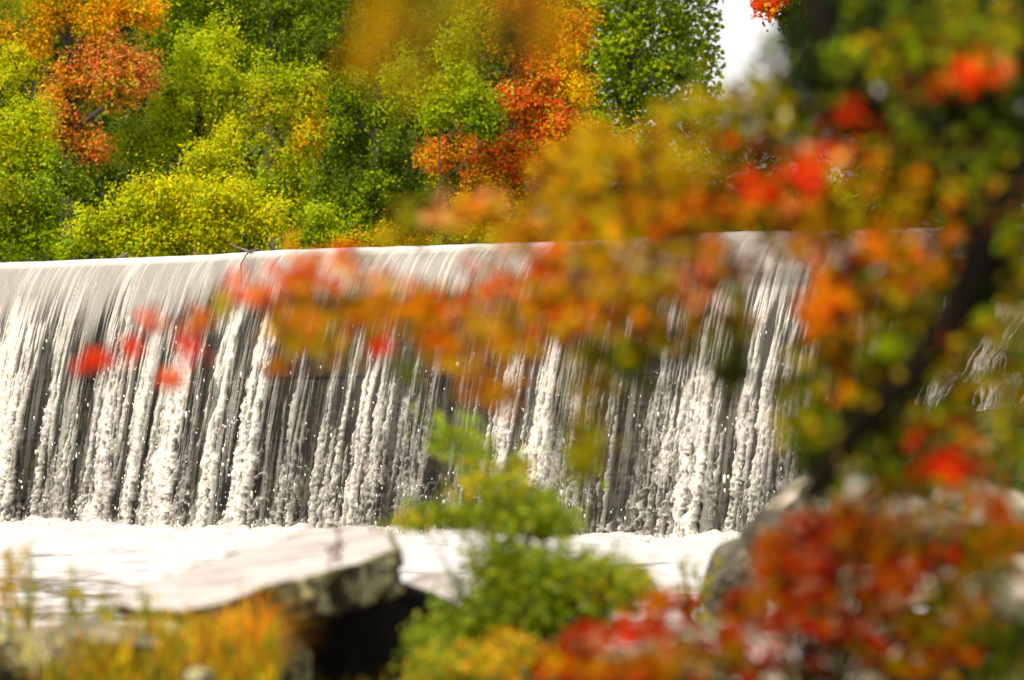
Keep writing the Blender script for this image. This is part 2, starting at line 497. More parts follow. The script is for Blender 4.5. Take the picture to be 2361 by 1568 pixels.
# the dam: courses of dark wet stone blocks under the water
ns3, nh3 = 900, 260
s3 = np.linspace(SL - 6, 30, ns3); h3 = np.linspace(0, 1.05, nh3)
S3, H3 = np.meshgrid(s3, h3)
course = 0.43
ci = np.floor(H3 * CREST / course)
fz = (H3 * CREST / course) - ci
bl = 1.15
bx = S3 / bl + 0.5 * (ci % 2) + _T[ci.astype(int) & 255, 3] * .4
fx = bx - np.floor(bx)
joint = np.minimum(sm(0, .06, fz), sm(0, .06, 1 - fz)) * np.minimum(sm(0, .02, fx), sm(0, .02, 1 - fx))
off3 = prof(H3) - .16 + joint * .035 + _T[np.floor(bx).astype(int) & 255, ci.astype(int) & 255] * .05 * sm(0, .1, H3) + (n2(S3 * 6, H3 * 25) - .5) * .05 - sm(0, .2, H3) * .04
V = np.stack([A0[0] + T2[0] * S3 + N2[0] * off3, A0[1] + T2[1] * S3 + N2[1] * off3, CREST - .03 - H3 * CREST], -1)
back = np.stack([A0[0] + T2[0] * s3 - N2[0] * .9, A0[1] + T2[1] * s3 - N2[1] * .9, s3 * 0 + CREST - .03], -1)
back2 = back.copy(); back2[:, 2] = -.3
V = np.concatenate([back2, back, V.reshape(-1, 3)])
I = np.arange(len(V)).reshape(nh3 + 2, ns3)
F = np.stack([I[:-1, :-1], I[1:, :-1], I[1:, 1:], I[:-1, 1:]], -1).reshape(-1, 4)
M_DAM = noisy_mat("wet_dam_stone", [(0.33, (0.004, 0.003, 0.0015)), (0.50, (0.016, 0.013, 0.006)), (0.68, (0.060, 0.050, 0.026))], 2.2, 0.5, 0.6, 9, spec=0.25)
dam = link("dam_wall", raw_mesh("dam_wall", V, F, None, M_DAM, False))
tag(dam, "long dark stone dam of coursed blocks behind the sheet of falling water", "dam")

# drops thrown off the broken columns
nd = 1800
ss = rng.uniform(SL, SR, nd * 3); hh = rng.random(nd * 3) ** .6
ii = np.clip(((ss - SL) / (SR - SL) * (NS - 1)).astype(int), 0, NS - 1)
jj = np.clip((hh ** .8 * (NH - 1)).astype(int), 0, NH - 1)
wgt = (foam[jj, ii] * .9 + .04) * sm(.1, .5, hh)
keep = rng.random(nd * 3) < wgt
ss, hh = ss[keep][:nd], hh[keep][:nd]
nd = len(ss)
ss = ss + rng.normal(0, .10, nd)
oo = prof(hh) + .10 + rng.gamma(1.6, .07, nd)
C = np.stack([A0[0] + T2[0] * ss + N2[0] * oo, A0[1] + T2[1] * ss + N2[1] * oo, CREST * (1 - hh)], -1)
# foam thrown up along the foot of the fall
n_b = 15000
sb = rng.uniform(SL, SR, n_b)
ob = prof(1.0) + rng.normal(.15, .28, n_b)
zb = np.abs(rng.normal(0, .05, n_b)) * (.2 + 1.3 * n2(sb * 1.6, sb * 0)) + .02
C = np.concatenate([C, np.stack([A0[0] + T2[0] * sb + N2[0] * ob, A0[1] + T2[1] * sb + N2[1] * ob, zb], -1)])
nall = len(C)
sz = rng.gamma(2.2, .0026, nall) + .003
sz[nd:] *= 1.2
iv, iF = ICO0
st = np.stack([np.ones(nall), np.ones(nall), rng.uniform(1.0, 3.2, nall)], -1)
V = (C[:, None] + iv[None] * sz[:, None, None] * st[:, None]).reshape(-1, 3)
F = (np.arange(nall)[:, None, None] * 12 + iF[None]).reshape(-1, 3)
m, t, b, out = new_mat("spray")
b.inputs["Base Color"].default_value = (.7, .68, .66, 1); b.inputs["Roughness"].default_value = .25
M_SPRAY = m
tag(link("water_spray", raw_mesh("water_spray", V, F, None, M_SPRAY, True)), "white drops and froth thrown off the waterfall", None, None, "stuff")

# ------------------------------------------------------------------ the pool below
nx, ny = 640, 760
xx = np.linspace(-13, 13, nx); yy = 33 + (87 - 33) * np.linspace(0, 1, ny) ** 1.0
Xp, Yp = np.meshgrid(xx, yy)
outd = (Xp - A0[0]) * N2[0] + (Yp - A0[1]) * N2[1] - prof(1.0)       # distance downstream of the foot of the fall
fo = sm(26, 0.5, outd) * .62 + .30
fn = n2(Xp * .9, Yp * .55, 20) * .5 + n2(Xp * 3, Yp * 1.4, 21) * .3 + n2(Xp * 9, Yp * 3.5, 22) * .2
pf = np.clip(sm(.15, .55, fo * .75 + (fn - .5) * .9), 0, 1)
pf = np.maximum(pf, sm(3.0, 1.0, outd))
rip = (n2(Xp * 1.2, Yp * 2.6, 23) - .5) * .05 + (n2(Xp * 3.5, Yp * 7, 24) - .5) * .022 + (n2(Xp * 9, Yp * 15, 25) - .5) * .010
boil = .85 * sm(2.6, .2, outd) * (.0 + .14 * n2(Xp * 1.7, Yp * 1.7, 26) ** 2 + .10 * n2(Xp * 5, Yp * 5, 27) + .06 * n2(Xp * 13, Yp * 13, 28))
Zp = rip * (1 + 1.5 * sm(10, 1, outd)) + boil * sm(-.5, .1, outd)
V = np.stack([Xp, Yp, Zp], -1).reshape(-1, 3)
I = np.arange(nx * ny).reshape(ny, nx)
F = np.stack([I[:-1, :-1], I[:-1, 1:], I[1:, 1:], I[1:, :-1]], -1).reshape(-1, 4)
m, t, b, out = new_mat("pool_water")
a = t.nodes.new("ShaderNodeAttribute"); a.attribute_name = "foam"
wt = t.nodes.new("ShaderNodeBsdfPrincipled")
wt.inputs["Base Color"].default_value = (.10, .095, .075, 1); wt.inputs["Roughness"].default_value = .08; wt.inputs["Specular IOR Level"].default_value = .8
b.inputs["Base Color"].default_value = (.52, .495, .49, 1); b.inputs["Roughness"].default_value = .5
mx = t.nodes.new("ShaderNodeMixShader")
t.links.new(a.outputs["Fac"], mx.inputs[0]); t.links.new(wt.outputs[0], mx.inputs[1]); t.links.new(b.outputs[0], mx.inputs[2])
t.links.new(mx.outputs[0], out.inputs[0])
tag(link("pool_water", raw_mesh("pool_water", V, F, {"foam": pf.ravel()}, m, True)), kind="structure")

# ------------------------------------------------------------------ ground
def terrain(name, x0, x1, y0, y1, n, m_, fz_, mat):
    X, Y = np.meshgrid(np.linspace(x0, x1, n), np.linspace(y0, y1, m_))
    Z = fz_(X, Y)
    V = np.stack([X, Y, Z], -1).reshape(-1, 3)
    I = np.arange(n * m_).reshape(m_, n)
    F = np.stack([I[:-1, :-1], I[:-1, 1:], I[1:, 1:], I[1:, :-1]], -1).reshape(-1, 4)
    return tag(link(name, raw_mesh(name, V, F, None, mat, True)), kind="structure")


def near_z(X, Y):
    z = 0.10 + (n2(X * 1.3, Y * 1.3, 30) - .5) * .16 + (n2(X * 5, Y * 5, 31) - .5) * .05
    z = z + sm(1.2, 4.5, X) * sm(14, 24, Y) * .85
    edge = 33.5 + sm(1, 4, X) * 4 + (n2(X * .7, Y * 0, 32) - .5) * 2
    return z * sm(edge + 3, edge - 1, Y) - sm(edge - 1, edge + 3.5, Y) * .9


terrain("ground", -30, 30, -15, 45, 300, 300, near_z, M_SOIL)
def far_z(X, Y):
    od = (X - A0[0]) * N2[0] + (Y - A0[1]) * N2[1]
    sh = 16 + (n2(X * .12, Y * .12, 33) - .5) * 5
    return 3.0 + sm(sh - 1, sh + 1.5, -od) * 1.15 + np.clip(-od - sh, 0, 400) * .035 + (n2(X * .5, Y * .5, 34) - .5) * .3 * sm(0, 5, -od - sh) + sm(150, 185, Y) * (1.0 + 21 * sm(3.2, 0.8, X * 165 / np.maximum(Y, 1)))
terrain("far_bank", -140, 140, 96, 420, 300, 260, far_z, M_FOREST_FLOOR)
# river bed / lowland between the near bank and the far bank
terrain("riverbed", -200, 200, 20, 430, 60, 60, lambda X, Y: X * 0 - 1.2, M_SOIL)


# ------------------------------------------------------------------ trees
PAL = {
    'y': [(0.70, 0.60, 0.008), (0.60, 0.57, 0.010), (0.76, 0.58, 0.010), (0.54, 0.56, 0.010)],        # yellow
    'l': [(0.42, 0.53, 0.010), (0.48, 0.56, 0.012), (0.35, 0.49, 0.010), (0.55, 0.56, 0.012)],        # yellow-green
    'g': [(0.22, 0.34, 0.012), (0.28, 0.40, 0.014), (0.17, 0.27, 0.010), (0.36, 0.43, 0.014)],        # mid green
    'd': [(0.065, 0.115, 0.012), (0.095, 0.155, 0.014), (0.045, 0.08, 0.010), (0.15, 0.21, 0.016)],   # dark green
    'o': [(0.86, 0.38, 0.014), (0.90, 0.48, 0.014), (0.82, 0.29, 0.018), (0.78, 0.50, 0.014)],        # orange
    'r': [(0.78, 0.17, 0.085), (0.80, 0.22, 0.11), (0.66, 0.11, 0.07), (0.78, 0.33, 0.09)],           # red
    'k': [(0.78, 0.39, 0.19), (0.80, 0.31, 0.16), (0.68, 0.38, 0.12), (0.74, 0.46, 0.10)],            # pinkish brown
    'b': [(0.42, 0.24, 0.03), (0.34, 0.21, 0.03), (0.46, 0.36, 0.03)],                                # olive brown
}


def pick(codes, n):
    """codes like 'yyl': a mix"""
    pool = np.array([c for ch in codes for c in PAL[ch]])
    c = pool[rng.integers(0, len(pool), n)]
    return c * rng.uniform(.82, 1.15, (n, 1)) * rng.uniform(.93, 1.07, (n, 3))


def gz(x, y):
    return float(far_z(np.array([float(x)]), np.array([float(y)]))[0])


def tree(name, label, cat, lobes, base_px, dist, leaf=.070, dens=1.0, trunk_r=.16, mat=M_LEAF_FAR, bark=M_BARK, group=None, cl=.21, twig=True, floor=None, per=20):
    """lobes: (px, py, rx, ry, colour codes[, depth offset]) in photograph pixels; real size follows from dist"""
    bx_, by_ = (base_px - 1180.5) / FPX * dist, dist
    bz = gz(bx_, by_) if floor is None else floor
    root = empty(name, (bx_, by_, bz - .05), label, cat, group)
    sc = dist / FPX
    top = max((CAMZ + (1000 - (l[1] - l[3] * .3)) * sc) for l in lobes)
    low = min((CAMZ + (1000 - (l[1] + l[3])) * sc) for l in lobes)
    tp = bend((bx_, by_, bz - .1), (bx_ + rng.normal(0, .2), by_, max(top - .3, bz + .6)), 9, .02)
    L = top - bz
    v, f = tube(tp, np.linspace(trunk_r, trunk_r * .2, 9), 8, .1)
    link("trunk", raw_mesh("trunk", v, f, None, bark, True), root)
    Cs, Cc, Sz, Fc, parts = [], [], [], [], []
    for lb in lobes:
        px, py, rx, ry, code = lb[:5]
        dz = lb[5] if len(lb) > 5 else 0
        c = P(px, py, dist + dz); sc2 = (dist + dz) / FPX
        a, bb = rx * sc2, ry * sc2
        dep = max(min(a, bb) * .9, .5)
        ncl = int(max(6, dens * 110 * (a * bb + .5 * (a + bb) * dep) / (cl * cl) * .055))
        nsub = int(np.clip(a * bb * 9, 5, 16))
        sd = rng.normal(0, 1, (nsub, 3)); sd /= np.linalg.norm(sd, axis=1)[:, None]
        sd[:, 1] -= .25
        sdist = rng.uniform(.25, 1.0, nsub)
        scen = c + sd * sdist[:, None] * [a, dep, bb]
        srad = rng.uniform(.22, .50, nsub) * min(a, bb) * (1.25 - .45 * sdist) + .10
        which = rng.integers(0, nsub, ncl)
        th = rng.normal(0, 1, (ncl, 3)); th /= np.linalg.norm(th, axis=1)[:, None]
        th[:, 2] += .25
        rr = rng.uniform(.3, 1.0, ncl) ** .5 * (.75 + .5 * n3(th * 2.5 + which[:, None] * 1.3, 3))
        cc = scen[which] + th * (rr * srad[which])[:, None] * [1, 1, 1.15]
        fill = rng.random(ncl) < (.60 if cat == 'bush' else .36)
        cc[fill] = c + th[fill] * (rng.uniform(0, .9, int(fill.sum())))[:, None] * [a, dep, bb]
        outw = cc - scen[which] + (cc - c) * .35
        outw /= np.linalg.norm(outw, axis=1)[:, None] + 1e-6
        # limb from the trunk to this lobe
        k = min(7, max(1, int(8 * (min(max(c[2] - bb * .6, bz + .3), tp[-1][2]) - bz) / max(L, .5))))
        lv, lf = tube(bend(tp[k], c, 6, .06), np.linspace(trunk_r * .42, .012, 6), 5, .1)
        parts = [(lv, lf)]
        tone = rng.uniform(.85, 1.12, ncl)
        for q in range(ncl):
            nl = int(rng.uniform(.6, 1.4) * per)
            off_ = rng.normal(0, 1, (nl, 3)) * cl * rng.uniform(.6, 1.25) * ([.62, .62, .40] if rng.random() < .6 else [.34, .34, .85])
            Cs.append(cc[q] + off_)
            Fc.append(np.repeat(outw[q][None] * 1.5 + [-.15, -.35, .1], nl, 0))
            cd_ = code if rng.random() < .8 else code[0] + 'lg'[int(rng.random() < .5)]
            Cc.append(pick(cd_, nl) * tone[q])
            Sz.append(leaf * rng.uniform(.65, 1.25, nl))
            if twig and q % 12 == 0:
                parts.append(tube(bend(c, cc[q] + (cc[q] - c) * .08, 4, .05), [.016, .012, .009, .005], 3))
        tv, tf = join(parts)
        link("branch", raw_mesh("branch", tv, tf, None, bark, True), root)
    V, F, cc = leaves(np.concatenate(Cs), np.concatenate(Sz), np.concatenate(Cc), .35, np.concatenate(Fc))
    link("crown", raw_mesh("crown", V, F, {"col": cc}, mat), root)
    return root


G = "autumn trees on the far bank"
GB = "bushes along the far water's edge"
# back row
tree("oak_tree", "tall dark green oak filling the top of the picture left of centre", "tree",
     [(480, 10, 150, 90, 'dg'), (650, 40, 130, 110, 'dg'), (780, 120, 110, 120, 'd'), (560, 150, 120, 90, 'dg'), (380, 110, 80, 80, 'dg'), (700, 230, 110, 110, 'd'), (600, -130, 240, 110, 'dg'), (850, -60, 120, 120, 'dg')], 640, 136, dens=1.1, group=G, trunk_r=.24)
tree("maple_tree", "broad orange and red maple at the far left top of the bank", "tree",
     [(330, 40, 60, 40, 'oo'), (320, 190, 55, 60, 'krk'), (210, 150, 90, 60, 'krk'), (110, 230, 70, 50, 'kbo'), (120, 40, 150, 60, 'oob'), (260, 30, 110, 50, 'oo'), (60, 110, 90, 60, 'ob'), (250, 130, 110, 60, 'krk'), (180, 190, 110, 60, 'kro'), (280, 220, 70, 50, 'kol'), (150, 280, 80, 60, 'kbr'), (190, 340, 60, 45, 'rkb'), (80, -70, 200, 90, 'oo')], 150, 120.5, dens=1.25, group=G, trunk_r=.2)
tree("birch_tree", "bright yellow-green tree with a pointed top behind the yellow bush", "tree",
     [(440, 120, 60, 60, 'll'), (500, 110, 55, 65, 'lly'), (470, 200, 100, 80, 'lly'), (400, 220, 75, 70, 'll'), (540, 220, 60, 60, 'll'), (390, 310, 110, 60, 'lg'), (300, 350, 100, 60, 'gl'), (500, 290, 60, 50, 'lb')], 450, 122, dens=1.2, group=G)
tree("birch_tree", "yellow-green tree whose ragged edge hangs before the dark oak", "tree",
     [(650, 190, 60, 50, 'll'), (700, 220, 55, 50, 'lb'), (630, 270, 80, 60, 'lb'), (700, 300, 60, 60, 'lbo'), (650, 360, 80, 60, 'lb'), (690, 400, 50, 60, 'll'), (620, 440, 80, 60, 'lg'), (670, 500, 70, 60, 'lgb')], 650, 121, dens=1.15, group=G)
tree("birch_tree", "slim yellow tree leaning up between the two yellow-green ones", "tree",
     [(530, 310, 40, 50, 'lyy'), (490, 370, 60, 50, 'yl'), (460, 420, 70, 45, 'yl'), (520, 410, 50, 45, 'ly')], 490, 118, dens=1.2, group=G, trunk_r=.09)
tree("maple_tree", "yellow and green tree at the left edge of the picture below the orange maple", "tree",
     [(40, 170, 70, 60, 'yl'), (70, 270, 80, 70, 'lly'), (10, 320, 70, 80, 'ly'), (90, 370, 80, 60, 'lg'), (20, 430, 70, 60, 'lgb'), (130, 430, 70, 50, 'gd')], 55, 117, dens=1.2, group=G)
tree("oak_tree", "shaded dark green tree left of centre with gaps onto its grey limbs", "tree",
     [(800, 230, 80, 80, 'dg'), (880, 270, 70, 70, 'dgl'), (790, 340, 80, 80, 'd'), (900, 370, 90, 70, 'd'), (830, 440, 100, 70, 'dg'), (950, 440, 70, 60, 'd'), (760, 480, 70, 70, 'dg'), (880, 520, 110, 60, 'dg'), (930, 190, 60, 60, 'gl')], 830, 127, dens=.95, group=G, trunk_r=.2)
tree("oak_tree", "leafy green oak bough standing against the red maple", "tree",
     [(1060, 110, 60, 50, 'glg'), (1040, 190, 70, 50, 'gl'), (1090, 250, 70, 50, 'g'), (1140, 290, 40, 30, 'gd'), (1010, 250, 50, 50, 'glg')], 985, 117.5, dens=1.1, leaf=.085, group=G, trunk_r=.03)
tree("maple_tree", "fiery red maple with orange outer leaves left of the open sky", "tree",
     [(1320, 60, 70, 60, 'oor'), (1160, 420, 120, 50, 'rb'), (1250, 230, 120, 80, 'rrk'), (1200, 330, 130, 60, 'rrk'), (1190, 60, 130, 90, 'oob'), (1240, 170, 110, 80, 'ro'), (1310, 110, 60, 70, 'ooy'), (1330, 220, 55, 70, 'ooy'), (1180, 250, 110, 60, 'rrb'), (1260, 300, 110, 60, 'rro'), (1100, 320, 110, 50, 'rb'), (1150, 380, 110, 45, 'rrb'), (1020, 370, 70, 50, 'rbo'), (1240, 380, 100, 50, 'rro'), (1340, 330, 60, 60, 'ooy'), (1150, 440, 110, 40, 'bro'), (1150, -50, 160, 90, 'oo')], 1170, 119.5, dens=1.0, leaf=.072, group=G, trunk_r=.07)
tree("oak_tree", "airy green oak with white sky showing through at its right edge", "tree",
     [(1400, 30, 80, 60, 'gl'), (1500, 60, 70, 50, 'gd'), (1420, 130, 90, 60, 'gdl'), (1530, 150, 60, 40, 'gd'), (1450, 210, 90, 60, 'gd'), (1560, 60, 40, 50, 'd'), (1580, 170, 35, 25, 'd'), (1390, 280, 90, 60, 'gd'), (1520, 260, 70, 50, 'dg'), (1480, -50, 120, 60, 'gd')], 1450, 134, dens=.52, leaf=.10, group=G, trunk_r=.18)
tree("maple_tree", "amber and green tree behind the near branches right of the airy oak", "tree",
     [(1450, 360, 110, 70, 'lbo'), (1560, 420, 110, 80, 'lbo'), (1450, 480, 120, 60, 'bl'), (1620, 520, 120, 60, 'lob')], 1520, 116, dens=.9, group=G)
tree("oak_tree", "green and gold tree on the right of the far bank above the crest", "tree",
     [(1750, 480, 100, 70, 'lgy'), (1900, 440, 110, 70, 'lgb'), (2060, 420, 120, 80, 'glb'), (1950, 520, 140, 50, 'lyo'), (2200, 440, 120, 100, 'gd'), (2330, 420, 110, 110, 'gd')], 1980, 118, dens=.8, group=G)
tree("maple_tree", "dark shaded tree with red tips overhanging the top right corner", "tree",
     [(1980, 60, 130, 90, 'd'), (2150, 60, 140, 120, 'd'), (2330, 80, 120, 140, 'd'), (1960, 200, 100, 70, 'd'), (2150, 250, 150, 90, 'd'), (2330, 300, 120, 110, 'd'), (1770, 0, 70, 16, 'rr'), (1860, 30, 70, 45, 'dd'), (1900, -40, 120, 60, 'rd'), (2050, 340, 110, 60, 'db')], 2250, 100, dens=1.3, leaf=.12, group=G, trunk_r=.25, mat=M_LEAF_FAR, bark=M_BARK_DARK)
# bushes along the water
tree("bush", "large domed yellow bush right above the dam crest", "bush",
     [(370, 450, 90, 50, 'yyl'), (440, 470, 110, 60, 'yyl'), (540, 470, 90, 50, 'yyl'), (290, 490, 90, 60, 'lyl'), (230, 540, 90, 50, 'lly'), (600, 520, 70, 60, 'yyl'), (400, 540, 120, 50, 'yl'), (500, 550, 110, 50, 'yyl'), (330, 570, 120, 40, 'lly')], 420, 108, dens=1.35, leaf=.075, group=GB, trunk_r=.07)
tree("bush", "dark green bush at the left edge of the bank just above the crest", "bush",
     [(30, 500, 80, 60, 'gdb'), (110, 490, 70, 60, 'gd'), (60, 560, 100, 50, 'gg'), (150, 580, 60, 30, 'gl'), (-60, 540, 90, 80, 'gd')], 60, 110, dens=1.3, group=GB, trunk_r=.06)
tree("bush", "fresh green bush between the yellow bush and the shaded tree", "bush",
     [(740, 510, 60, 40, 'gl'), (790, 550, 60, 35, 'gl'), (700, 560, 60, 40, 'lg')], 745, 110, dens=1.3, group=GB, trunk_r=.05)
tree("bush", "low orange bush at the foot of the shaded tree", "bush",
     [(830, 570, 60, 25, 'ogb'), (900, 560, 70, 30, 'bog'), (980, 560, 60, 35, 'bgo')], 890, 109, dens=1.2, group=GB, trunk_r=.05)
tree("bush", "green and gold bush below the red maple", "bush",
     [(1060, 540, 80, 45, 'lgb'), (1170, 540, 80, 45, 'lgo'), (1280, 530, 80, 50, 'lgb'), (1390, 530, 80, 50, 'lyb'), (1120, 480, 100, 40, 'bog')], 1200, 108, dens=1.2, group=GB, trunk_r=.05)
tree("bush", "long yellow-green bush above the crest behind the near maple", "bush",
     [(1520, 540, 90, 40, 'lyo'), (1650, 520, 90, 45, 'lgy'), (1800, 510, 100, 45, 'lgo'), (1950, 500, 100, 40, 'lyb'), (2100, 490, 100, 45, 'lgb'), (2270, 480, 110, 50, 'gl')], 1850, 104, dens=1.1, group=GB, trunk_r=.05)

# woods further back, one dense mass
nW = 150000
xw = rng.uniform(-18, 5.2, nW); yw = rng.uniform(139, 152, nW)
hw = 3.8 + (11.5 + 3 * n2(xw * .35, yw * .2)) * rng.random(nW) ** .8
keep = n3(np.stack([xw * .5, yw * .5, hw * .5], -1)) > .28
C = np.stack([xw, yw, hw], -1)[keep]
V, F, cc = leaves(C, rng.uniform(.12, .22, len(C)), pick('dddg', len(C)) * .8, .5)
tag(link("woods", raw_mesh("woods", V, F, {"col": cc}, M_LEAF_FAR)), "dark mass of far woods behind the autumn trees", None, None, "stuff")
nW = 26000
xw = rng.uniform(5, 20, nW); yw = rng.uniform(136, 150, nW)
hw = 3.8 + (3.4 + 2.2 * n2(xw * .5, yw * .3)) * rng.random(nW) ** .8
C = np.stack([xw, yw, hw], -1)
V, F, cc = leaves(C, rng.uniform(.12, .22, len(C)), pick('dggb', len(C)) * .8, .5)
tag(link("woods", raw_mesh("woods", V, F, {"col": cc}, M_LEAF_FAR)), "lower far woods under the open sky", None, None, "stuff")

# dead branches caught on the crest
def stick(name, label, pts, r):
    v, f = tube(pts, r, 6, .15)
    return tag(link(name, raw_mesh(name, v, f, None, M_DEADWOOD, True)), label, "branch")
q0 = A0 + T2 * s_at(560, 600)
pc = np.array([q0[0], q0[1], CREST + .02])
stick("dead_branch", "bare dead branch snagged on the dam crest above the water", [pc + [.05, 0, 0], pc + [-.10, 0, .06], pc + [-.22, .02, .10], pc + [-.30, .03, .15]], [.022, .018, .014, .006])
q0 = A0 + T2 * s_at(555, 640)
stick("dead_branch", "thin bent twig hanging over the lip of the dam", [np.array([q0[0], q0[1] - .1, CREST + .08]), np.array([q0[0] - .12, q0[1] - .3, CREST + .04]), np.array([q0[0] - .22, q0[1] - .5, CREST - .15]), np.array([q0[0] - .20, q0[1] - .7, CREST - .42])], [.008, .012, .012, .006])
q0 = A0 + T2 * s_at(272, 603)
pc = np.array([q0[0], q0[1] + .4, CREST + .05])
stick("dead_branch", "short pale driftwood stub on the crest below the yellow bush", [pc + [-.09, 0, -.02], pc + [0, 0, .03], pc + [.07, 0, .07]], [.03, .03, .015])

# ------------------------------------------------------------------ rocks at the right abutment, with water breaking over them
rock("mossy_rock", P(2330, 900, 66), (1.5, 1.0, 1.9), M_ROCK_GREEN, "biggest mossy green rock at the right end of the dam with water running over it", 3)
rock("mossy_rock", P(2160, 1120, 63), (1.0, .8, .95), M_ROCK_GREEN, "low dark mossy rock at the foot of the dam on the right", 5)
rock("mossy_rock", P(2420, 1130, 58), (1.2, .9, .9), M_ROCK_GREEN, "mossy ledge at the far right edge under the small cascade", 8)
for i_, (px_, py_, dd_, rr_) in enumerate([(2230, 860, 64.5, .55), (2120, 930, 64.5, .45), (2400, 760, 65, .8), (2290, 1010, 61.5, .5), (2190, 1060, 61.5, .40), (2480, 980, 60, .8), (2340, 1090, 60, .45), (2080, 1010, 64, .35)]):
    rock("mossy_rock", P(px_, py_, dd_), (rr_, rr_ * .8, rr_ * .8), M_ROCK_GREEN, ["mossy stone under the upper strands of the small cascade", "dark mossy stone where the dam meets the bank", "high mossy stone at the right edge above the cascade", "mossy stone parting the lower strands of the cascade", "small mossy stone at the left foot of the cascade", "mossy stone just past the right edge of the picture", "wet mossy stone below the last strand of the cascade", "smallest mossy stone against the foot of the dam"][i_], 70 + i_, group="mossy stones of the right bank")
# small cascade breaking over these rocks
def ribbon(paths, wds, nm, label=None):
    parts = []; fs = []
    for pts, wd in zip(paths, wds):
        pts = np.array(pts); n = 60; k = 12
        tt = np.linspace(0, len(pts) - 1, n)
        ctr = np.stack([np.interp(tt, range(len(pts)), pts[:, j]) for j in range(3)], -1)
        ctr[:, 0] += (n2(tt * 1.1, tt * 0 + wd * 90) - .5) * .10
        u = np.linspace(-.5, .5, k)
        V = ctr[:, None] + np.array([1, 0, 0])[None, None] * (u[None, :, None] * wd * (.5 + .9 * n2(tt * 2.2, tt * 0 + 7)[:, None, None]))
        V[..., 1] -= .03 * np.cos(u * math.pi)[None] + .04 * n2(tt[:, None] * 6, u[None] * 5 + wd)
        V[..., 2] += .03 * (n2(tt[:, None] * 5, u[None] * 7 + wd, 3) - .5)
        al = sm(.25, .6, n2(tt[:, None] * 7, u[None] * 9 + wd * 5, 4) + .35 * np.cos(u * math.pi)[None] - .1)
        I = np.arange(n * k).reshape(n, k)
        parts.append((V.reshape(-1, 3), np.stack([I[:-1, :-1], I[1:, :-1], I[1:, 1:], I[:-1, 1:]], -1).reshape(-1, 4)))
        fs.append(al.ravel())
    v, f = join(parts)
    return tag(link(nm, raw_mesh(nm, v, f, {"foam": np.concatenate(fs)}, M_FALL, True)), kind="structure")
strands, swd = [], []
for (xa, ya, xb, yb, cnt, spr) in [(2350, 700, 2250, 900, 20, 24), (2205, 640, 2175, 800, 10, 12), (2300, 880, 2240, 1110, 22, 30), (2175, 860, 2100, 1090, 14, 16), (2345, 860, 2300, 1060, 12, 16)]:
    for _ in range(cnt):
        o1, o2 = rng.normal(0, spr), rng.normal(0, spr)
        dd_ = rng.uniform(62.2, 64)
        ts = np.linspace(0, 1, 6)
        strands.append([P(xa + (xb - xa) * t_ + o1 + (o2 - o1) * t_ + rng.normal(0, 1.5), ya + (yb - ya) * (.9 * t_ + rng.uniform(-.03, .03)), dd_ - t_ * .6) for t_ in ts])
        swd.append(rng.uniform(.015, .07))
ribbon(strands, swd, "cascade")

# ------------------------------------------------------------------ rocks of the near bank
# the big tilted slab: bright top, pitted front edge
topo = [(240, 1392, 27.2), (330, 1345, 28.2), (480, 1292, 29.5), (640, 1245, 30.4), (770, 1213, 31), (850, 1212, 30.8), (905, 1232, 29.4),
        (915, 1262, 28.2), (830, 1292, 27.6), (710, 1330, 27.2), (610, 1352, 27.0), (520, 1388, 26.8), (420, 1402, 26.8), (320, 1406, 26.9)]
top3 = np.array([P(*q) for q in topo])
cen = top3.mean(0)
th_ = np.array([.03, .05, .10, .15, .19, .23, .24, .23, .22, .19, .15, .08, .05, .03])
bot3 = top3.copy(); bot3[:, 2] -= th_
bot3[:, :2] = cen[:2] + (bot3[:, :2] - cen[:2]) * .97
def dense_ring(A, k):
    out_ = []
    n = len(A)
    for i in range(n):
        for j in range(k): out_.append(A[i] + (A[(i + 1) % n] - A[i]) * j / k)
    return np.array(out_)
K = 10
tr_, br_ = dense_ring(top3, K), dense_ring(bot3, K)
rings = []
NR = 26
tcen, bcen = cen.copy(), bot3.mean(0)
for i in range(NR): rings.append(tcen + (tr_ - tcen) * (i + .02) / NR)
for i in range(9): rings.append(tr_ + (br_ - tr_) * i / 8)
for i in range(NR): rings.append(bcen + (br_ - bcen) * (NR - 1 - i + .02) / NR)
Rg = np.array(rings)
nr_, nk = Rg.shape[:2]
V = Rg.reshape(-1, 3).copy()
sidek = np.zeros((nr_, nk)); sidek[NR:NR + 9] = 1; sidek = sidek.ravel()
cdir = V - cen; cdir[:, 2] = 0; cdir /= np.linalg.norm(cdir, axis=1)[:, None] + 1e-6
V += cdir * (((n3(V * 7, 2) - .5) * .16 + (n3(V * 20, 5) - .5) * .09) * sidek)[:, None]
V[:, 2] += (n3(V * [3, 3, 3], 6) - .5) * .035 + (n3(V * 12, 8) - .5) * .014
V[:, 2] -= np.where(np.arange(len(V)) >= nk * (NR + 9), (n3(V * 5, 11)) * .05, 0)
I = np.arange(nr_ * nk).reshape(nr_, nk); I2 = np.roll(I, -1, 1)
F = np.stack([I[:-1], I[1:], I2[1:], I2[:-1]], -1).reshape(-1, 4)
# two looks of one stone: washed pale top, lichen-blotched edge, chosen by a slope-independent attribute of the part of the stone
me = raw_mesh("stone_slab", V, F, {"edge": sidek}, M_ROCK_PALE, True)
me.materials.append(M_ROCK_MOSS)
fi = np.zeros(len(F), dtype=np.int32)
fi[(np.arange(len(F)) // nk) >= NR - 1] = 1
me.polygons.foreach_set("material_index", fi)
tag(link("stone_slab", me), "large pale flat stone slab tilted over a black hollow, its front edge blotched with lichen", "rock")

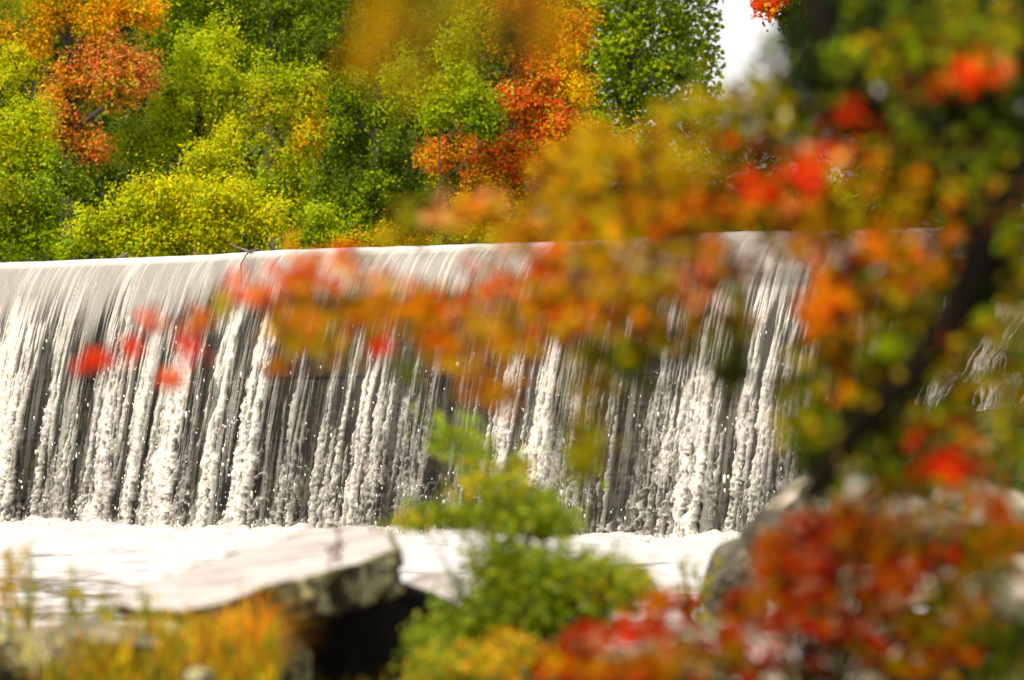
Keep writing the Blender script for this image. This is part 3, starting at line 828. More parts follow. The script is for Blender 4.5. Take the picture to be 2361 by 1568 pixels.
rock("boulder", P(800, 1530, 29.8) + [0, .2, -.08], (.80, .6, .50), M_ROCK_DARK, "wet rock in the hollow beneath the slab, coloured black for the shade", 21)
rock("boulder", P(560, 1530, 28.2), (.34, .4, .28), M_ROCK_MOSS, "low rock propping the left part of the slab behind the golden grass", 22)
rock("boulder", P(1000, 1388, 30.5), (.24, .3, .17), M_ROCK_PALE, "pale flat rock between the slab and the green shrub", 23)
rock("boulder", P(240, 1462, 25.5), (.26, .3, .05), M_ROCK_GREY, "weathered grey rock in the weeds at lower left", 24, tilt=(0.1, .18))
rock("boulder", P(60, 1535, 24.8), (.30, .35, .16), M_ROCK_MOSS, "mottled rock in the bottom left corner", 25)
rock("boulder", P(462, 1562, 23.5), (.08, .1, .05), M_ROCK_MOSS, "small round stone at the bottom edge below the golden grass", 26)
rock("boulder", P(1700, 1370, 36), (.28, .5, .40), M_ROCK_BROWN, "rounded brown-grey boulder at the right edge of the pool", 27)
rock("boulder", P(1800, 1175, 34.5), (.26, .3, .13), M_ROCK_GREY, "light-topped boulder leaning up beside the waterfall", 28, tilt=(0, -.75))
rock("boulder", P(1830, 1270, 34), (.40, .5, .32), M_ROCK_BROWN, "grey boulder supporting the light-topped one", 29)
rock("boulder", P(2020, 1210, 31), (.50, .5, .30), M_ROCK_GREY, "pale lichened boulder high on the right bank", 30)
rock("boulder", P(2240, 1230, 32), (.58, .6, .34), M_ROCK_GREY, "broad pale boulder under the red leaves at right", 31)
rock("boulder", P(2060, 1400, 27), (.55, .5, .26), M_ROCK_GREY, "dark-sided boulder amid the red shrub", 32)
rock("boulder", P(2320, 1400, 26), (.36, .5, .24), M_ROCK_GREY, "rough grey boulder at the right edge", 33)
rock("boulder", P(80, 1330, 30) + [-1.4, 0, -.35], (.8, .8, .5), M_ROCK_GREY, "boulder beyond the left edge of the picture", 34)
for i, (px, py, dd_, rx, tl, lb) in enumerate([(1640, 1462, 20.5, .38, .02, "pale ledge of flat stone running behind the red leaves"), (1950, 1452, 20, .30, .03, "pale ledge of flat stone right of the long one"), (1640, 1530, 18, .24, .12, "broken pale stone plate at the bottom right of centre"), (1830, 1520, 18, .22, .20, "upper tilted stone plate among fallen leaves"), (1950, 1545, 17.5, .20, .26, "lower tilted stone plate among fallen leaves"), (2070, 1500, 18.5, .17, .22, "small tilted stone plate beside the red shrub"), (1760, 1560, 17, .22, .1, "white stone plate on the bottom edge"), (2250, 1395, 22, .22, -.03, "flat white stone under the branches at right")]):
    rock("flat_stone", P(px, py, dd_ + 4), (rx * 1.35, .25, .02), M_ROCK_PALE if i in (3, 7) else M_ROCK_GREY, lb, 40 + i, tilt=(.16, tl), group="flat pale stones at lower right")
rock("boulder", P(1750, 1640, 24) , (1.2, .9, .22), M_ROCK_DARK, "dark ledge under the flat pale stones", 51)

# ------------------------------------------------------------------ near shrubs and grass
near_floor = lambda x, y: float(near_z(np.array([float(x)]), np.array([float(y)]))[0])


def shrub(name, label, clusters, base, dist, leaf, per, mat, stems=True, spread=.05, dmul=1, cat="shrub", shape='simple', up=.5, floor=None, col_fn=None, tpx=None, bark=M_BARK_DARK):
    """clusters: (px, py, rx, ry, n, codes, dd)"""
    bx_, by_ = (base - 1180.5) / FPX * dist, dist
    fl = near_floor(bx_, by_) if floor is None else floor
    root = empty(name, (bx_, by_, fl), label, cat)
    Cs, Cc, Sz = [], [], []
    parts = []
    for (px, py, rx, ry, n, code, dd_) in clusters:
        n = int(n * dmul)
        dloc = dist + dd_ + rng.normal(0, spread * 4, n)
        sp_ = .5 if shape == 'simple' else .72
        qx = px + rng.normal(0, sp_, n) * rx; qy = py + rng.normal(0, sp_, n) * ry
        C = np.stack([(qx - 1180.5) / FPX * dloc, dloc, CAMZ + (1000 - qy) / FPX * dloc], -1)
        Cs.append(C); Cc.append(pick2(code, n)); Sz.append(leaf * rng.uniform(.6, 1.3, n))
        if stems:
            e = P(px, py, dist + dd_)
            parts.append(tube(bend((bx_, by_, fl - .02), e, 7, .07), np.linspace(.011, .003, 7), 4))
            for q in C[:: max(1, n // 8)]:
                parts.append(tube(bend(e, q, 3, .05), [.003, .0025, .0015], 3))
    if parts:
        v, f = join(parts)
        link("stem", raw_mesh("stem", v, f, None, bark, True), root)
    V, F, cc = leaves(np.concatenate(Cs), np.concatenate(Sz), np.concatenate(Cc), up, np.array([0, -.3, 0]), shape)
    link("foliage", raw_mesh("foliage", V, F, {"col": cc}, mat), root)
    return root


PAL2 = {
    'R': [(0.82, 0.035, 0.008), (0.72, 0.035, 0.012), (0.86, 0.075, 0.008)],
    'O': [(0.88, 0.20, 0.004), (0.85, 0.28, 0.004), (0.90, 0.14, 0.006)],
    'A': [(0.70, 0.30, 0.004), (0.62, 0.22, 0.004), (0.74, 0.38, 0.006)],       # amber
    'Y': [(0.48, 0.34, 0.005), (0.38, 0.29, 0.004), (0.56, 0.42, 0.008)],       # olive gold
    'G': [(0.14, 0.19, 0.006), (0.10, 0.15, 0.005), (0.20, 0.23, 0.008)],
    'L': [(0.30, 0.42, 0.03), (0.38, 0.46, 0.05), (0.24, 0.38, 0.02)],          # light green
    'D': [(0.010, 0.020, 0.002), (0.018, 0.032, 0.003), (0.006, 0.010, 0.002)],  # near-black green: canopy shade put into the leaf colour
    'B': [(0.14, 0.030, 0.010), (0.10, 0.035, 0.012), (0.20, 0.05, 0.012)],     # brown red
    'P': [(0.86, 0.32, 0.18), (0.82, 0.22, 0.12), (0.86, 0.42, 0.22)],          # pale pink: highlights on leaves painted as leaf colour
    'W': [(0.93, 0.90, 0.82), (0.92, 0.86, 0.84)],  # near-white leaves: glare discs painted as leaf colour
    'H': [(0.66, 0.42, 0.02), (0.60, 0.34, 0.015), (0.72, 0.50, 0.03)],         # hay gold
    'M': [(0.17, 0.25, 0.010), (0.25, 0.33, 0.013), (0.11, 0.17, 0.008), (0.30, 0.31, 0.010)],
}


def pick2(codes, n):
    pool = np.array([c for ch in codes for c in PAL2[ch]])
    return pool[rng.integers(0, len(pool), n)] * rng.uniform(.8, 1.15, (n, 1))


shrub("green_shrub", "round green shrub at bottom centre in front of the pool",
      [(1190, 1180, 110, 60, 300, 'M', 0), (1130, 1110, 90, 50, 130, 'MY', 0), (1060, 1190, 110, 40, 170, 'M', .3), (960, 1200, 70, 30, 60, 'MY', .3), (1200, 1090, 30, 60, 50, 'MY', 0), (1050, 1000, 70, 50, 90, 'ML', .5), (1090, 1050, 50, 40, 50, 'ML', .5), (1230, 1190, 90, 50, 200, 'M', 0), (1280, 1210, 60, 30, 90, 'M', .2),
       (1160, 1310, 90, 70, 340, 'MMG', 0), (1260, 1330, 110, 70, 420, 'MMG', -.3), (1370, 1340, 110, 60, 420, 'MMY', -.2), (1450, 1360, 80, 50, 200, 'MY', 0), (1180, 1400, 130, 70, 440, 'MG', 0), (1320, 1420, 120, 60, 380, 'MG', -.2), (1230, 1470, 150, 60, 380, 'GD', .3), (1100, 1440, 100, 60, 260, 'MG', .1), (1340, 1060, 50, 60, 60, 'GM', .8)],
      1220, 25.5, .040, 1, M_LEAF_SHRUB, spread=.06, dmul=2.6)
shrub("olive_shrub", "low olive and rust shrub beside the black hollow at the bottom",
      [(985, 1480, 50, 50, 200, 'MG', 0), (1010, 1540, 75, 50, 300, 'MY', -.2), (1110, 1530, 100, 50, 360, 'MYA', -.3), (1180, 1500, 60, 40, 160, 'MA', 0), (1080, 1600, 150, 40, 360, 'MG', -.2)],
      1040, 23.5, .035, 1, M_LEAF_SHRUB, spread=.05, dmul=2.0)


def grass(name, label, n, px0, px1, d0, d1, hgt, code, lean=(0, 0), wd=.006, curl=.5, pyfn=None, cat="grass", kind="stuff"):
    """blades: tapering curved strips, rooted on the ground or on the given line"""
    dl = rng.uniform(d0, d1, n); px = rng.uniform(px0, px1, n)
    X = (px - 1180.5) / FPX * dl
    Z = near_z(X, dl) if pyfn is None else CAMZ + (1000 - pyfn(px)) / FPX * dl
    H = hgt * rng.uniform(.5, 1.2, n)
    az = rng.uniform(0, 2 * math.pi, n)
    lx = np.cos(az) * curl * H + lean[0] * H; ly = np.sin(az) * curl * H + lean[1] * H
    wv = rng.uniform(.5, 1.3, n) * wd
    px_ = np.cos(az + 1.57) * wv; py_ = np.sin(az + 1.57) * wv
    K_ = 5
    V = np.zeros((n, K_, 2, 3))
    for k in range(K_):
        t_ = k / (K_ - 1)
        cx_ = X + lx * t_ ** 2; cy_ = dl + ly * t_ ** 2; cz_ = Z + H * (t_ - .35 * curl * t_ ** 2 * 1.2)
        w_ = 1 - t_ * .9
        V[:, k, 0] = np.stack([cx_ - px_ * w_, cy_ - py_ * w_, cz_], -1)
        V[:, k, 1] = np.stack([cx_ + px_ * w_, cy_ + py_ * w_, cz_], -1)
    base = np.arange(n)[:, None, None] * (K_ * 2)
    q = np.array([[2 * k, 2 * k + 1, 2 * k + 3, 2 * k + 2] for k in range(K_ - 1)])[None]
    F = (base + q).reshape(-1, 4)
    cc = np.repeat(pick2(code, n), K_ * 2, 0)
    return tag(link(name, raw_mesh(name, V.reshape(-1, 3), F, {"col": cc}, M_GRASS)), label, cat, None, kind)


grass("golden_grass", "golden dry grass spilling over the edge left of the black hollow", 1300, 420, 610, 25.5, 27.0, .30, 'HAAO', (.2, -.2), .006, 1.0, lambda p: 1585 - (p - 430) * .35 + rng.normal(0, 40, len(p)))
grass("golden_grass", "golden dry grass along the foot of the slab", 800, 230, 560, 25.8, 27.0, .20, 'HAMBL', (0, -.1), .006, .8, lambda p: 1515 - (p - 230) * .06 + rng.normal(0, 18, len(p)))
grass("green_grass", "green grass and weeds over the lower left bank", 4500, -100, 640, 24.3, 27.0, .17, 'MGYHAB', (0, 0), .005, .7, lambda p: 1560 + rng.normal(0, 50, len(p)))
grass("green_grass", "low grass covering the near bank", 9000, -400, 2800, 14, 32, .12, 'MGYBA', (0, 0), .006, .7)


def weed(name, label, px, dist, topy, n_leaf, code, stems=4, spreadpx=40, basey=1480):
    c0 = P(px, basey, dist)
    root = empty(name, c0, label, "weed")
    parts = []; C = []
    for k in range(stems):
        tpt = P(px + rng.normal(0, spreadpx), topy + abs(rng.normal(0, 30)), dist + rng.normal(0, .1))
        pth = bend(c0 + [rng.normal(0, .02), 0, 0], tpt, 7, .05)
        parts.append(tube(pth, np.linspace(.008, .003, 7), 4))
        for q in range(2 * n_leaf // stems):
            t_ = rng.uniform(.3, 1.0) * 6
            i = min(int(t_), 5)
            C.append(pth[i] + (pth[i + 1] - pth[i]) * (t_ - i) + rng.normal(0, .022, 3))
    v, f = join(parts)
    link("stem", raw_mesh("stem", v, f, {"col": np.repeat(pick2(code, 1), len(v), 0)}, M_GRASS, True), root)
    C = np.array(C)
    V, F, cc = leaves(C, .030 * rng.uniform(.6, 1.4, len(C)), pick2(code, len(C)), .4)
    link("foliage", raw_mesh("foliage", V, F, {"col": cc}, M_GRASS), root)


weed("tall_weed", "thin reddish weed at the left edge against the white pool", 15, 27, 1250, 60, 'AYH', 4, 20)
weed("tall_weed", "sparse reddish weed second from the left edge", 75, 27.5, 1245, 70, 'AYM', 4, 25)
weed("tall_weed", "upright yellow-green weed tallest in front of the pool at left", 155, 27, 1300, 80, 'YM', 4, 22)
weed("tall_weed", "short weed at the left end of the slab", 250, 26.5, 1370, 50, 'MY', 3, 25)
weed("tall_weed", "slender green weed in front of the slab", 345, 26, 1340, 40, 'MY', 2, 14)
weed("tall_weed", "short green sprig standing before the slab's middle", 440, 26, 1420, 80, 'LM', 4, 35)
weed("tall_weed", "dark thin stalk rising behind the slab's right end", 778, 26.5, 1205, 8, 'B', 2, 5, 1300)
weed("tall_weed", "yellow-green tuft beside the grey boulder of the pool's edge", 1600, 30, 1270, 90, 'MY', 5, 45)
weed("tall_weed", "leafy green tuft below the light-topped boulder", 1690, 27, 1380, 90, 'MY', 5, 45)

# ------------------------------------------------------------------ the near maple with out-of-focus leaves
MD = 17.0
mx0 = P(2540, 1300, MD); mx0[2] = near_floor(mx0[0], MD)
root = empty("maple_tree", mx0, "near red, orange and olive leaved maple with a dark drooping limb at right", "tree")
tr = [mx0 + [0, 0, -.05], P(2520, 1900, MD), P(2500, 1400, MD), P(2490, 900, MD), P(2460, 500, MD), P(2430, 250, MD), P(2450, 0, MD), P(2500, -300, MD)]
v, f = tube(tr, [.075, .065, .060, .056, .052, .046, .038, .028], 10, .08)
link("trunk", raw_mesh("trunk", v, f, None, M_BARK_DARK, True), root)
limbs = [([P(2440, 330, MD), P(2350, 420, MD - .5), P(2290, 530, MD - .8), P(2240, 650, MD - 1), P(2170, 780, MD - 1.1), P(2060, 900, MD - 1.2), P(1950, 1020, MD - 1.2), P(1860, 1150, MD - 1.2)], .066),
         ([P(2290, 530, MD - .8), P(2240, 400, MD - .8), P(2150, 300, MD - .8), P(2050, 240, MD - .8), P(1950, 160, MD - .8), P(1890, 60, MD - .6), P(1860, -60, MD - .4)], .055),
         ([P(2160, 780, MD), P(1900, 640, MD - .2), P(1600, 640, MD - .3), P(1200, 700, MD - .4), P(800, 690, MD - .5), P(480, 700, MD - .5), P(220, 840, MD - .5)], .012),
         ([P(2220, 690, MD), P(2000, 540, MD + .2), P(1750, 440, MD + .3), P(1500, 400, MD + .3), P(1250, 480, MD + .2), P(950, 520, MD + .2)], .011),
         ([P(2030, 960, MD), P(1850, 900, MD), P(1690, 860, MD - .2), P(1440, 830, MD - .3), P(1350, 1010, MD - .4)], .009),
         ([P(2050, 240, MD), P(1850, 260, MD), P(1700, 230, MD), P(1560, 260, MD)], .010),
         ([P(2300, 450, MD), P(2280, 300, MD), P(2230, 180, MD), P(2120, 100, MD)], .010),
         ([P(2160, 780, MD), P(2260, 900, MD - .2), P(2200, 1020, MD - .3), P(2170, 1090, MD - .4)], .008)]
for pts, r in limbs:
    v, f = tube(np.array(pts), np.linspace(r, r * .42, len(pts)), 7, .08)
    link("limb", raw_mesh("limb", v, f, None, M_BARK_DARK, True), root)

# leaf sprays: (px, py, rx, ry, n, colours, depth offset)
LS = [
    (1740, 300, 90, 45, 8, 'YGB', .3), (1660, 290, 60, 40, 5, 'YAG', .3), (1790, 110, 30, 40, 3, 'DG', .3), (1000, 740, 200, 60, 9, 'YGA', .5), (800, 710, 120, 60, 5, 'YGA', .5), (1300, 640, 160, 60, 9, 'YGA', .5), (1350, 860, 90, 60, 4, 'YGB', .4), (1560, 860, 60, 60, 3, 'GYD', .4),
    (2100, 330, 70, 40, 4, 'YGA', -.6), (2230, 110, 80, 40, 4, 'LYG', -.6), (2320, 60, 40, 50, 3, 'YLA', -.6), (2250, 400, 70, 50, 4, 'YGO', -.6), (2330, 560, 30, 60, 3, 'YGL', -.6), (2130, 420, 60, 50, 4, 'AYO', -.6), (2050, 110, 40, 30, 2, 'LAY', -.6), (2340, 700, 40, 50, 3, 'YAL', -.6), (1980, 380, 60, 40, 5, 'OAB', -.4),
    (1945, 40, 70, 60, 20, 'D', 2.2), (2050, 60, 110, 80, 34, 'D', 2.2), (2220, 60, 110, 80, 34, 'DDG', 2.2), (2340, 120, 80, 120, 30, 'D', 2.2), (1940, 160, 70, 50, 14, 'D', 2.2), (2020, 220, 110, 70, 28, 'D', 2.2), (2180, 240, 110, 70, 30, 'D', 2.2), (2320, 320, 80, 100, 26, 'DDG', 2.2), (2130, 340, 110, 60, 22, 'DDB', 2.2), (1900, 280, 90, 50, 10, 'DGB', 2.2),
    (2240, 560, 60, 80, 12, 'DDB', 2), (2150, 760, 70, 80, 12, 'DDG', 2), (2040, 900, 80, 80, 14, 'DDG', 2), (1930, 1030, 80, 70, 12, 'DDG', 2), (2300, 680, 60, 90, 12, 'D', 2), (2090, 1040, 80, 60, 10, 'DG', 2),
    (1860, 395, 34, 34, 4, 'R', -1), (1900, 700, 36, 44, 4, 'O', -1), (1745, 430, 34, 30, 3, 'R', -1), (2235, 172, 40, 26, 3, 'R', -1), (2020, 570, 60, 30, 3, 'O', -.6), (1230, 700, 120, 50, 4, 'O', -.6), (900, 720, 120, 50, 3, 'O', -.6), (2175, 1080, 40, 24, 3, 'R', -1), (2310, 480, 40, 60, 4, 'DGB', -1.3), (2230, 380, 50, 50, 4, 'DG', -1.3), (2100, 270, 50, 40, 4, 'DG', -1.3), (1950, 150, 50, 50, 4, 'DG', -1.2), (1920, 60, 60, 60, 8, 'D', .6), (2060, 120, 120, 80, 16, 'D', .6), (2250, 60, 120, 80, 14, 'D', .6), (2330, 160, 60, 80, 8, 'D', .6), (1980, 300, 120, 60, 12, 'DDB', .6), (2180, 260, 100, 60, 12, 'D', .6), (2300, 420, 60, 60, 8, 'D', .6), (2150, 460, 80, 60, 6, 'DGY', .6),
    (1910, 1090, 60, 40, 5, 'D', -.2), (1960, 1000, 60, 50, 6, 'DG', -.2), (2060, 900, 60, 50, 7, 'D', .2), (2170, 780, 50, 50, 6, 'DB', .2), (2250, 640, 50, 60, 8, 'D', .2), (1850, 100, 50, 60, 8, 'D', .3), (1980, 180, 70, 50, 10, 'D', .3), (2080, 300, 60, 50, 8, 'DB', .3), (1700, 440, 60, 40, 4, 'BA', .4), (1400, 620, 90, 50, 8, 'YAB', .4), (1250, 760, 90, 60, 8, 'YAB', .4), (1000, 760, 70, 40, 6, 'AYB', .4), (1550, 680, 80, 60, 8, 'YAG', .4), (1500, 450, 120, 60, 10, 'YAB', .4), (1350, 440, 80, 60, 8, 'YAB', .4), (1970, 620, 90, 60, 8, 'AYB', .4), (1900, 780, 60, 60, 6, 'AYG', .4), (2060, 1130, 60, 30, 4, 'GDA', .2),
    (225, 838, 24, 16, 4, 'R', 0), (300, 802, 16, 16, 2, 'R', 0), (345, 745, 22, 25, 2, 'RP', 0), (400, 875, 26, 16, 3, 'RP', 0), (430, 790, 28, 25, 3, 'R', 0), (455, 740, 25, 25, 3, 'ROY', 0), (512, 700, 20, 20, 2, 'YY', 0),
    (545, 650, 35, 28, 3, 'RP', 0), (600, 680, 35, 24, 3, 'ORP', 0), (700, 625, 50, 35, 9, 'OOR', 0), (690, 700, 45, 55, 11, 'OOAR', 0), (645, 850, 24, 14, 2, 'BO', 0), (730, 790, 55, 45, 11, 'YAA', 0), (650, 760, 25, 25, 3, 'YA', 0),
    (805, 590, 28, 22, 3, 'OR', 0), (850, 650, 30, 30, 3, 'PR', 0), (820, 720, 50, 40, 9, 'OA', 0), (872, 800, 22, 18, 3, 'R', 0), (910, 710, 50, 40, 9, 'OOA', 0), (930, 860, 26, 22, 2, 'G', 0), (990, 720, 45, 45, 8, 'OAR', 0),
    (1040, 800, 50, 40, 9, 'OAO', 0), (1070, 700, 40, 40, 6, 'OP', 0), (1110, 880, 45, 40, 7, 'AAO', 0), (1160, 900, 30, 26, 4, 'A', 0), (1180, 790, 65, 50, 14, 'OAA', 0), (1150, 650, 50, 40, 7, 'ROP', 0), (1250, 690, 55, 50, 12, 'OAY', 0),
    (1300, 720, 60, 50, 12, 'OAR', 0), (1280, 600, 50, 50, 10, 'ORA', 0), (1380, 700, 60, 60, 14, 'AYO', 0), (1400, 580, 70, 60, 16, 'YAA', 0), (1500, 620, 70, 60, 16, 'YAG', 0), (1480, 720, 60, 50, 12, 'AOY', 0), (1380, 800, 50, 40, 8, 'YG', 0),
    (1440, 830, 50, 50, 12, 'GGD', 0), (1370, 880, 40, 40, 7, 'GY', 0), (1350, 990, 40, 50, 8, 'GYM', -.2), (1345, 1060, 35, 30, 6, 'GYM', -.2), (1530, 790, 45, 40, 8, 'BGY', 0), (1600, 700, 35, 40, 6, 'PO', 0), (1630, 610, 45, 40, 8, 'OOP', 0),
    (1680, 850, 32, 55, 10, 'GGD', 0), (1690, 750, 32, 45, 7, 'GY', 0), (1610, 790, 25, 40, 3, 'GL', 0), (1690, 640, 40, 40, 6, 'GB', 0),
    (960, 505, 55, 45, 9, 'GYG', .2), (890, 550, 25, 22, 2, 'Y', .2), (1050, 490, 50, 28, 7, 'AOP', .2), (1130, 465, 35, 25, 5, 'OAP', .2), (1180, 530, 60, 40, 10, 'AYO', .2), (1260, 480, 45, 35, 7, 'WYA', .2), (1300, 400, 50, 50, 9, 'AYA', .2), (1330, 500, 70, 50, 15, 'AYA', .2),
    (1370, 330, 45, 40, 8, 'AYA', .2), (1450, 380, 70, 60, 16, 'AYYB', .2), (1440, 480, 70, 60, 16, 'YAOG', .2), (1530, 340, 50, 50, 8, 'AY', .2), (1560, 430, 60, 50, 14, 'AYG', .2), (1530, 515, 50, 35, 9, 'OOR', .2), (1590, 490, 35, 35, 6, 'OR', .2), (1600, 560, 60, 35, 9, 'OAY', .2),
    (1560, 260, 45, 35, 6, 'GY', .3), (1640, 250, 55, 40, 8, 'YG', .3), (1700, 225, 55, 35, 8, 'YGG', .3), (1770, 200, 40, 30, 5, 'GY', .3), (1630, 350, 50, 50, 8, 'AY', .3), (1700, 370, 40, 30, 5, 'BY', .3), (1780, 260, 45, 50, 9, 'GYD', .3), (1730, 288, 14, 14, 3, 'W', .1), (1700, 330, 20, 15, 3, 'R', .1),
    (1650, 465, 32, 28, 6, 'RRB', .1), (1740, 440, 34, 30, 7, 'RRO', .1), (1795, 415, 30, 26, 5, 'RO', .1), (1865, 395, 26, 34, 9, 'R', 0), (1850, 345, 22, 16, 3, 'PW', .1), (1940, 350, 28, 24, 4, 'PR', .1), (1835, 485, 24, 36, 4, 'PO', .1), (1700, 510, 60, 30, 9, 'ORB', .1), (1780, 500, 45, 40, 7, 'AYB', .1),
    (1780, 570, 55, 30, 4, 'OAY', .1), (1870, 540, 45, 35, 8, 'OAO', .1), (1905, 475, 35, 55, 8, 'AAY', .1), (1950, 540, 50, 50, 7, 'AY', .1), (1860, 300, 60, 50, 9, 'DGB', .2), (1780, 350, 50, 40, 7, 'BDG', .2),
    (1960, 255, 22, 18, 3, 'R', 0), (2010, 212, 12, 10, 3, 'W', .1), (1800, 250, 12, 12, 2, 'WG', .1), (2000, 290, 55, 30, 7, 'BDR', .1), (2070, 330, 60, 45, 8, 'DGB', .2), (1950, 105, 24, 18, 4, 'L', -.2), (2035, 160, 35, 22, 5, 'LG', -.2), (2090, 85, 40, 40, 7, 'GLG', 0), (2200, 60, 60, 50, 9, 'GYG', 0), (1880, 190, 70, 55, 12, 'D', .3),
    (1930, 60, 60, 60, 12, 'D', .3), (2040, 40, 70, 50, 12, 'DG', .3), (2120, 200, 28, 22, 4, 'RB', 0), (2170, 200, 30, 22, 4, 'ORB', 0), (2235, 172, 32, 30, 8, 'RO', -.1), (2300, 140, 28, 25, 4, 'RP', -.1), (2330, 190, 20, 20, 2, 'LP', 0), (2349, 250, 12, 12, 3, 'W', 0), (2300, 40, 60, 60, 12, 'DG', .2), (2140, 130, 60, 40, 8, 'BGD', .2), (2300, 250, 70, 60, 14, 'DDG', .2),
    (2180, 330, 60, 60, 12, 'D', .2), (2310, 360, 60, 60, 14, 'GDG', .1), (2210, 420, 22, 18, 3, 'RO', -.1), (2230, 480, 50, 50, 10, 'GDG', .1), (2120, 400, 60, 50, 7, 'GYB', .1), (2100, 480, 45, 35, 7, 'OAG', 0), (2030, 450, 60, 50, 6, 'GYA', .1), (2010, 530, 40, 40, 6, 'OAY', 0), (2060, 570, 55, 40, 9, 'OAO', 0), (2180, 540, 45, 40, 7, 'AGO', 0),
    (2330, 520, 40, 60, 9, 'DDG', 0), (2310, 640, 40, 55, 14, 'D', -.1), (2150, 620, 55, 45, 9, 'OAG', 0), (2080, 640, 45, 30, 8, 'OOR', 0), (1905, 680, 36, 44, 12, 'OOO', -.1), (1880, 740, 30, 28, 6, 'OO', -.1), (1960, 700, 30, 28, 4, 'OAR', 0), (2000, 640, 50, 50, 8, 'YAG', 0), (1870, 600, 40, 30, 2, 'OP', 0),
    (2060, 270, 110, 45, 16, 'D', .4), (2200, 300, 90, 50, 16, 'D', .4), (1900, 150, 70, 60, 10, 'D', .5), (2330, 220, 60, 60, 10, 'D', .4), (2200, 380, 80, 40, 10, 'D', .3), (2280, 600, 40, 60, 7, 'D', .2), (1990, 960, 40, 60, 6, 'D', .2), (1940, 800, 50, 45, 9, 'YAB', 0), (2050, 720, 60, 45, 8, 'YAG', 0), (2000, 790, 50, 40, 8, 'YLG', 0), (2055, 805, 22, 20, 4, 'L', -.1), (1850, 870, 55, 60, 12, 'YGG', 0), (1960, 905, 24, 24, 6, 'AO', -.1), (1900, 960, 60, 50, 12, 'GYG', 0), (1850, 1000, 40, 40, 7, 'GMG', 0), (2010, 900, 50, 60, 9, 'GYB', .1), (1950, 1020, 40, 40, 7, 'GYD', 0),
    (2110, 760, 50, 60, 7, 'BGY', .1), (2080, 870, 60, 60, 7, 'DGB', .1), (2030, 1000, 60, 60, 11, 'DGD', .1), (2130, 830, 40, 50, 5, 'GY', 0), (2190, 800, 30, 25, 4, 'AOR', 0), (2240, 740, 40, 35, 4, 'AYL', 0), (2300, 770, 50, 45, 7, 'YLA', -.1), (2340, 850, 40, 40, 6, 'YMG', -.1), (2220, 880, 55, 40, 6, 'YAG', 0), (2180, 950, 60, 40, 7, 'GYM', 0),
    (2140, 980, 30, 25, 4, 'RO', -.1), (2110, 1010, 20, 26, 3, 'RP', -.1), (2220, 1000, 30, 26, 5, 'ORR', -.1), (2330, 930, 40, 40, 6, 'YMA', -.1), (2175, 1075, 34, 26, 8, 'RRR', -.2), (2200, 1110, 40, 14, 4, 'PR', -.2), (2070, 1060, 50, 35, 7, 'GDG', 0), (2280, 1060, 50, 50, 5, 'MGP', -.1), (2340, 1030, 40, 50, 6, 'AMG', -.1),
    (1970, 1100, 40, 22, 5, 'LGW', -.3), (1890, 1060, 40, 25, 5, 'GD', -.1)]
Cs, Cc, Sz = [], [], []
tw = []
for (px, py, rx, ry, n, code, dz) in LS:
    if len(set(code)) > 1 and px > 600 and 'D' not in code: code = code * 2 + ('YB' if px < 1700 else 'YBG')
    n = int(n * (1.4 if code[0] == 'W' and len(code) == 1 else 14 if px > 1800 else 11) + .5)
    dl = MD + dz + rng.normal(0, .55, n)
    qx = px + rng.normal(0, .76, n) * rx; qy = py + rng.normal(0, .76, n) * ry
    C = np.stack([(qx - 1180.5) / FPX * dl, dl, CAMZ + (1000 - qy) / FPX * dl], -1)
    Cs.append(C); Cc.append(pick2(code, n) * rng.uniform(.75, 1.2, (n, 1)).clip(0, 1.1)); Sz.append(rng.uniform(.028, .053, n))
    c0 = C.mean(0)
    for q in C[::7]:
        tw.append(tube(bend(c0, q, 3, .08), [.0025, .002, .001], 3))
v, f = join(tw)
link("twigs", raw_mesh("twigs", v, f, None, M_BARK_DARK, True), root)
V, F, cc = leaves(np.concatenate(Cs), np.concatenate(Sz), np.concatenate(Cc), .35, np.array([-.1, -.45, 0]), 'maple')
link("foliage", raw_mesh("foliage", V, F, {"col": cc}, M_LEAF_NEAR), root)

# overhanging boughs, nearer still, of a tree standing to the right of the camera
ND = 7.2
fl = near_floor(1.6, ND)
root = empty("oak_tree", (1.6, ND, fl), "very blurred amber and olive boughs hanging in from the top edge", "tree")
tr = [np.array([1.6, ND, fl - .05]), np.array([1.58, ND, 1.2]), np.array([1.5, ND, 2.3]), np.array([1.45, ND + .1, 3.4])]
v, f = tube(tr, [.09, .075, .06, .04], 9, .08)
link("trunk", raw_mesh("trunk", v, f, None, M_BARK_DARK, True), root)
v, f = tube([tr[2], P(1900, -260, ND), P(1300, -180, ND), P(1000, -150, ND), P(500, -170, ND), P(50, -120, ND)], [.03, .022, .017, .013, .01, .006], 7, .08)
link("limb", raw_mesh("limb", v, f, None, M_BARK_DARK, True), root)
for a_, b_ in (((1300, -180), (1170, 90)), ((1000, -150), (850, 120)), ((1000, -150), (950, 200)), ((50, -120), (40, 10))):
    v, f = tube(bend(P(*a_, ND), P(*b_, ND), 5, .06), [.008, .007, .005, .004, .002], 5)
    link("limb", raw_mesh("limb", v, f, None, M_BARK_DARK, True), root)
